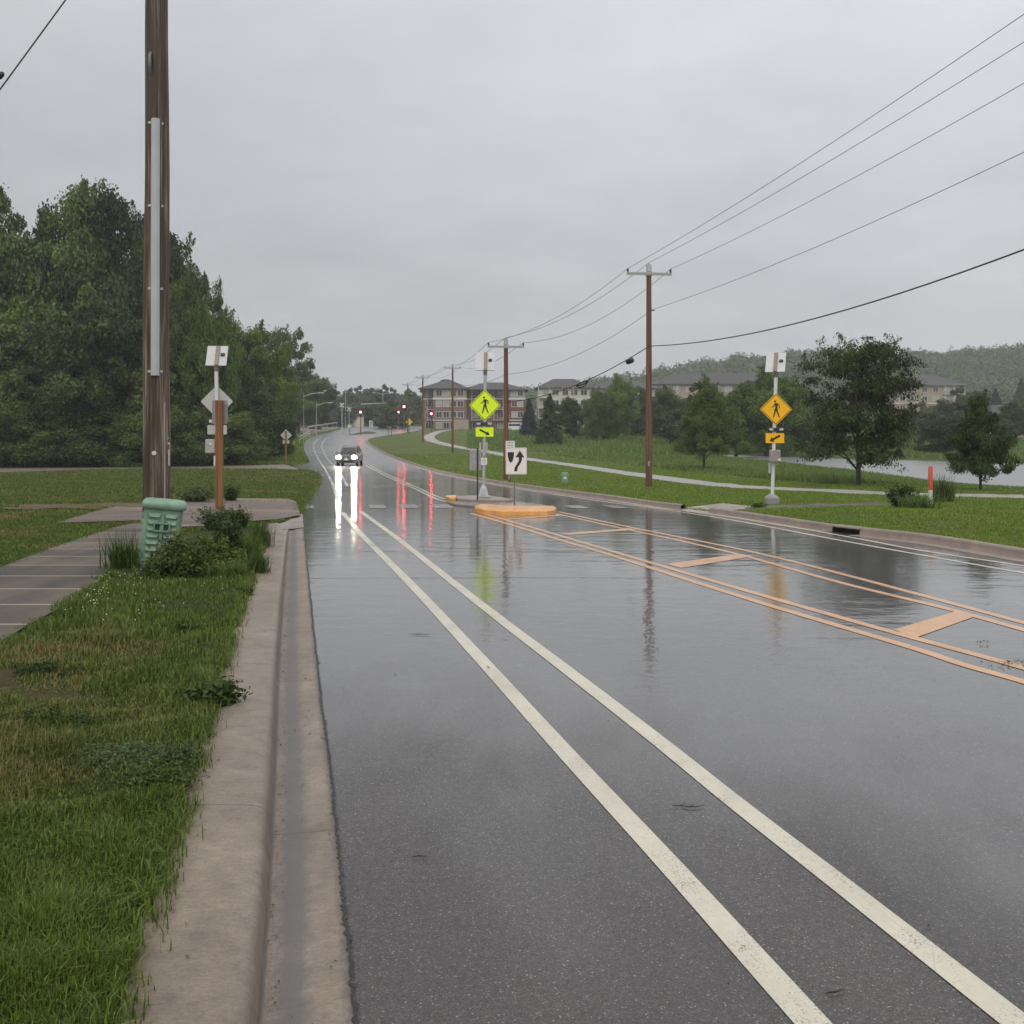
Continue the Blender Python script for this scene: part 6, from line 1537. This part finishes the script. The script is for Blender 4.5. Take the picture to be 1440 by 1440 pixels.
bz = Z1(606); e = empty('apartment_building', (X1(668), Yb1, bz - .3), 'four storey red brick apartment building with grey hip roof beside the crossarm poles', 'apartment building')
ex = e.location.x; FH = (Z1(545.5) - bz)/4
for k_, (pa, pb, yo, top) in enumerate([(592, 610, 3., 547), (609, 656, 0., 545), (655.5, 716, 3., 547), (716.5, 738.5, .6, 548)]):
    xa, xb = X1(pa) - ex, X1(pb) - ex; zt = Z1(top) - bz + .3; dpt = 16. - yo
    MB().box(((xa + xb)/2, yo + dpt/2, (FH*3.0 + .3)/2), (xb - xa, dpt, FH*3.0 + .3)).build('brick_wall', M_BRICK, e)
    MB().box(((xa + xb)/2, yo + dpt/2, (FH*3.0 + .3 + zt)/2), (xb - xa - .04, dpt - .04, zt - FH*3.0 - .3)).build('upper_wall', M_TAN if k_ % 2 else plain('mauve_siding', (.22, .15, .13), .7), e)
    MB().box(((xa + xb)/2, yo + .02, FH*3.0 + .3), (xb - xa + .2, .3, .5)).build('cornice', M_TRIMW, e)
    if yo < 1: MB().box(((xa + xb)/2, yo - .02, FH + .3), (xb - xa + .1, .2, .25)).build('belt_course', M_TRIMW, e)
    ncol = {0: 1, 1: 4, 2: 3, 3: 2}[k_]
    windows(None, e, xa + .6, xb - .6, yo, 4, ncol, .3, FH, 1.5, FH*.56, seed=k_)
    if k_ in (0, 2):
        for f_ in range(1, 4):
            for t_ in ((.5,) if k_ == 0 else (.14, .66)): balcony(e, xa + (xb - xa)*t_ + 1., yo, .3 + FH*f_ + .05, min(2.6, (xb - xa)*.8))
r_ = MB(); hip(r_, X1(592) - ex, X1(656) - ex, 0, 16, Z1(546) - bz + .3, Z1(531.5) - Z1(546), inset=6.5); r_.build('roof', M_ROOF, e)
r_ = MB(); hip(r_, X1(650) - ex, X1(739) - ex, .6, 15.5, Z1(547.5) - bz + .31, Z1(536) - Z1(547.5), inset=6); r_.build('roof', M_ROOF, e)
MB().box((X1(648) - ex, -1.2, 1.6), (4.2, 2.4, 3.2)).build('entrance_porch', M_TAN, e)
def block(label, Y, px0, px1, eave, ridge, base, wall, low, cols, floors=4, depth=16., seg=None, seed=3):
    X = lambda p: (p - 720)/F*Y; Z = lambda q: EYE - (q - HOR)/F*Y
    z0_ = Z(base); cx = X((px0 + px1)/2); e = empty('apartment_building', (cx, Y, z0_ - .3), label, 'apartment building', 'apartment buildings below the hill')
    xa, xb = X(px0) - cx, X(px1) - cx; H_ = Z(eave) - z0_ + .3; fh = (H_ - .3)/floors
    MB().box(((xa + xb)/2, depth/2, (.3 + fh*2)/2), (xb - xa, depth, .3 + fh*2)).build('lower_wall', low, e)
    MB().box(((xa + xb)/2, depth/2, (.3 + fh*2 + H_)/2), (xb - xa - .05, depth - .05, H_ - .3 - fh*2)).build('upper_wall', wall, e)
    MB().box(((xa + xb)/2, .02, .3 + fh*2), (xb - xa + .15, .3, .35)).build('belt_course', M_TRIMW, e)
    windows(None, e, xa + .8, xb - .8, 0, floors, cols, .3, fh, 1.7, fh*.52, seed=seed)
    for f_ in range(1, floors):
        for t_ in seg or (): balcony(e, xa + (xb - xa)*t_, 0, .3 + fh*f_ + .05, 3.)
    r_ = MB(); hip(r_, xa, xb, 0, depth, H_, Z(ridge) - Z(eave), inset=min(8., (xb - xa)*.3)); r_.build('roof', M_ROOF, e)
block('cream apartment building with grey roof beyond the conifers', 268., 757, 832, 545, 531, 603, M_CREAM, plain('pink_brick', (.30, .22, .18), .8), 5, seg=(.1, .55))
block('tan apartment wing partly hidden by the brown pole', 292., 830, 930, 546, 533, 603, M_TAN, M_BRICK, 6, seg=(.3, .7), seed=5)
block('long tan apartment building with a wide grey roof behind the oval tree', 300., 920, 1128, 540, 522.5, 600, M_TAN, M_CREAM, 11, seg=(.12, .4, .65, .9), seed=7)
block('distant apartment building showing between the locust and hillside', 330., 1258, 1358, 542, 525, 592, M_TAN, plain('pink_brick', (.3, .22, .18)), 6, seg=(.2, .75), seed=9)
# house across the pond and a white van
Yh = 185.; e = empty('house', ((1412 - 720)/F*Yh, Yh, g1(0, Yh) - .2), 'low grey roofed house across the pond at the photo edge', 'house')
MB().box((2., 4, 1.8), (13, 8, 3.6)).build('wall', plain('dusky_wall', (.16, .13, .13), .8), e); r_ = MB(); hip(r_, -4.5, 8.5, 0, 8, 3.6, 2.6); r_.build('roof', M_ROOF, e)
MB().box((-3.2, -.05, 1.5), (1.6, .1, 2.2)).build('door', M_SIGNW, e); MB().box((0, -.05, 1.9), (1.6, .1, 1.1)).build('window', M_GLASS, e)
Yf = 170.; fa = Vector(((1412 - 720)/F*Yf, Yf, g1(0, Yf) - .1)); e = empty('board_fence', fa, 'low tan board fence before the house across the pond', 'fence')
for i in range(9): MB().box((i*1.5, 0, .55), (.12, .12, 1.1)).build('post', M_TAN, e)
MB().box((6, -.07, .75), (12.2, .04, .25)).box((6, -.07, .35), (12.2, .04, .25)).build('rail', M_TAN, e)
Yv = 235.; e = empty('parked_van', ((726 - 720)/F*Yv, Yv, g1(0, Yv) - .0), 'white van parked behind the brown pole near the brick apartments', 'van', rz=.0)
b = MB(); b.prism([(-2.3, .35), (2.3, .35), (2.35, .9), (1.7, 1.15), (1.2, 1.9), (-2.2, 1.9), (-2.35, 1.0)], -.9, .9); b.build('body', M_SIGNW, e)
MB().box((-.4, -.91, 1.45), (2.6, .02, .5)).build('side_window', M_CARG, e)
for x_ in (-1.4, 1.4): w_ = MB().tube([(x_, -.92, .34), (x_, -.7, .34)], .34, 14).build('wheel', plain('tyre_rubber', (.018,)*3, .8), e); MB().tube([(x_, -.935, .34), (x_, -.92, .34)], .2, 10).build('rim', M_GALV, w_)

# -------------------------------------------------------------- light, air
W = bpy.data.worlds.new('World'); SC.world = W; W.use_nodes = True
nt = W.node_tree; bg = nt.nodes['Background']
SUN_EL, SUN_AZ = math.radians(48), math.radians(208)
sky = N(nt, 'ShaderNodeTexSky', sky_type='NISHITA', sun_disc=False, sun_elevation=SUN_EL, sun_rotation=SUN_AZ, air_density=1.5, dust_density=4., ozone_density=1.)
tc = N(nt, 'ShaderNodeTexCoord').outputs['Generated']
sp = N(nt, 'ShaderNodeSeparateXYZ'); L(nt, tc, sp.inputs[0])
zz = mth(nt, 'MAXIMUM', sp.outputs[2], 0.0)
# overcast: brighter towards the zenith, soft cloud mottling seen in perspective on a flat layer
den = mth(nt, 'ADD', zz, .16)
cv = N(nt, 'ShaderNodeCombineXYZ'); L(nt, mth(nt, 'DIVIDE', sp.outputs[0], den), cv.inputs[0]); L(nt, mth(nt, 'DIVIDE', sp.outputs[1], den), cv.inputs[1])
n1 = noise(nt, cv.outputs[0], .75, 6, .55); n2 = noise(nt, cv.outputs[0], 2.4, 5, .6)
mot = mth(nt, 'ADD', mth(nt, 'MULTIPLY', n1, .7), mth(nt, 'MULTIPLY', n2, .3))
grad = ramp(nt, zz, [(0., (5.2, 5.3, 5.6)), (.12, (5.45, 5.55, 5.85)), (.40, (7.3, 7.4, 7.7)), (1., (13.5, 13.6, 13.8))])
side_ = mth(nt, 'ADD', mth(nt, 'MULTIPLY', sp.outputs[0], .30), 1.)
cl_ = mixc(nt, 1., grad, ramp(nt, mot, [(.36, (.87, .875, .885)), (.5, (.99, .99, .99)), (.64, (1.11, 1.105, 1.10))]), 'MULTIPLY')
cmb = N(nt, 'ShaderNodeCombineXYZ')
for i_ in range(3): L(nt, side_, cmb.inputs[i_])
cl_ = mixc(nt, 1., cl_, cmb.outputs[0], 'MULTIPLY')
L(nt, mixc(nt, .93, sky.outputs[0], cl_), bg.inputs[0]); bg.inputs[1].default_value = .10
sl = bpy.data.lights.new('sun', 'SUN'); sl.energy = 1.3; sl.angle = math.radians(60); sl.color = (1., .96, .9)
so = bpy.data.objects.new('sun', sl); COL.objects.link(so)
sd = Vector((math.sin(SUN_AZ)*math.cos(SUN_EL), math.cos(SUN_AZ)*math.cos(SUN_EL), math.sin(SUN_EL)))
so.rotation_euler = sd.to_track_quat('Z', 'Y').to_euler()
# rain haze
hm_ = bpy.data.materials.new('haze'); hm_.use_nodes = True; ht = hm_.node_tree; ht.nodes.clear()
ho = N(ht, 'ShaderNodeOutputMaterial'); pv_ = N(ht, 'ShaderNodeVolumePrincipled'); L(ht, pv_.outputs[0], ho.inputs['Volume'])
pv_.inputs['Color'].default_value = (.93, .95, 1, 1); pv_.inputs['Density'].default_value = .0004; pv_.inputs['Anisotropy'].default_value = .2
b = MB(); b.box((120, 720, 60), (2080, 1560, 150)); hb = b.build('haze', hm_); tag(hb, kind='stuff')
hb['label'] = 'thin grey rain haze filling the air'

# ------------------------------------------------------------------ camera
cd = bpy.data.cameras.new('camera'); co = bpy.data.objects.new('camera', cd); COL.objects.link(co)
co.location = (0, 0, EYE); co.rotation_euler = (PI/2, 0, 0)
cd.sensor_width = 36; cd.sensor_fit = 'HORIZONTAL'; cd.lens = 36.; cd.shift_y = -(720 - HOR)/1440.
cd.clip_start = .05; cd.clip_end = 5000; SC.camera = co
SC.view_settings.view_transform = 'Standard'; SC.view_settings.look = 'None'; SC.view_settings.exposure = 0; SC.view_settings.gamma = 1
SC.render.engine = 'CYCLES'
cy = SC.cycles
cy.use_denoising = True; cy.max_bounces = 6; cy.diffuse_bounces = 2; cy.glossy_bounces = 3; cy.transmission_bounces = 3; cy.volume_bounces = 1; cy.transparent_max_bounces = 6
cy.use_adaptive_sampling = True; cy.adaptive_threshold = .015; cy.sample_clamp_indirect = 12.; cy.caustics_reflective = True
try: cy.denoiser = 'OPENIMAGEDENOISE'; cy.denoising_input_passes = 'RGB_ALBEDO_NORMAL'
except Exception: pass
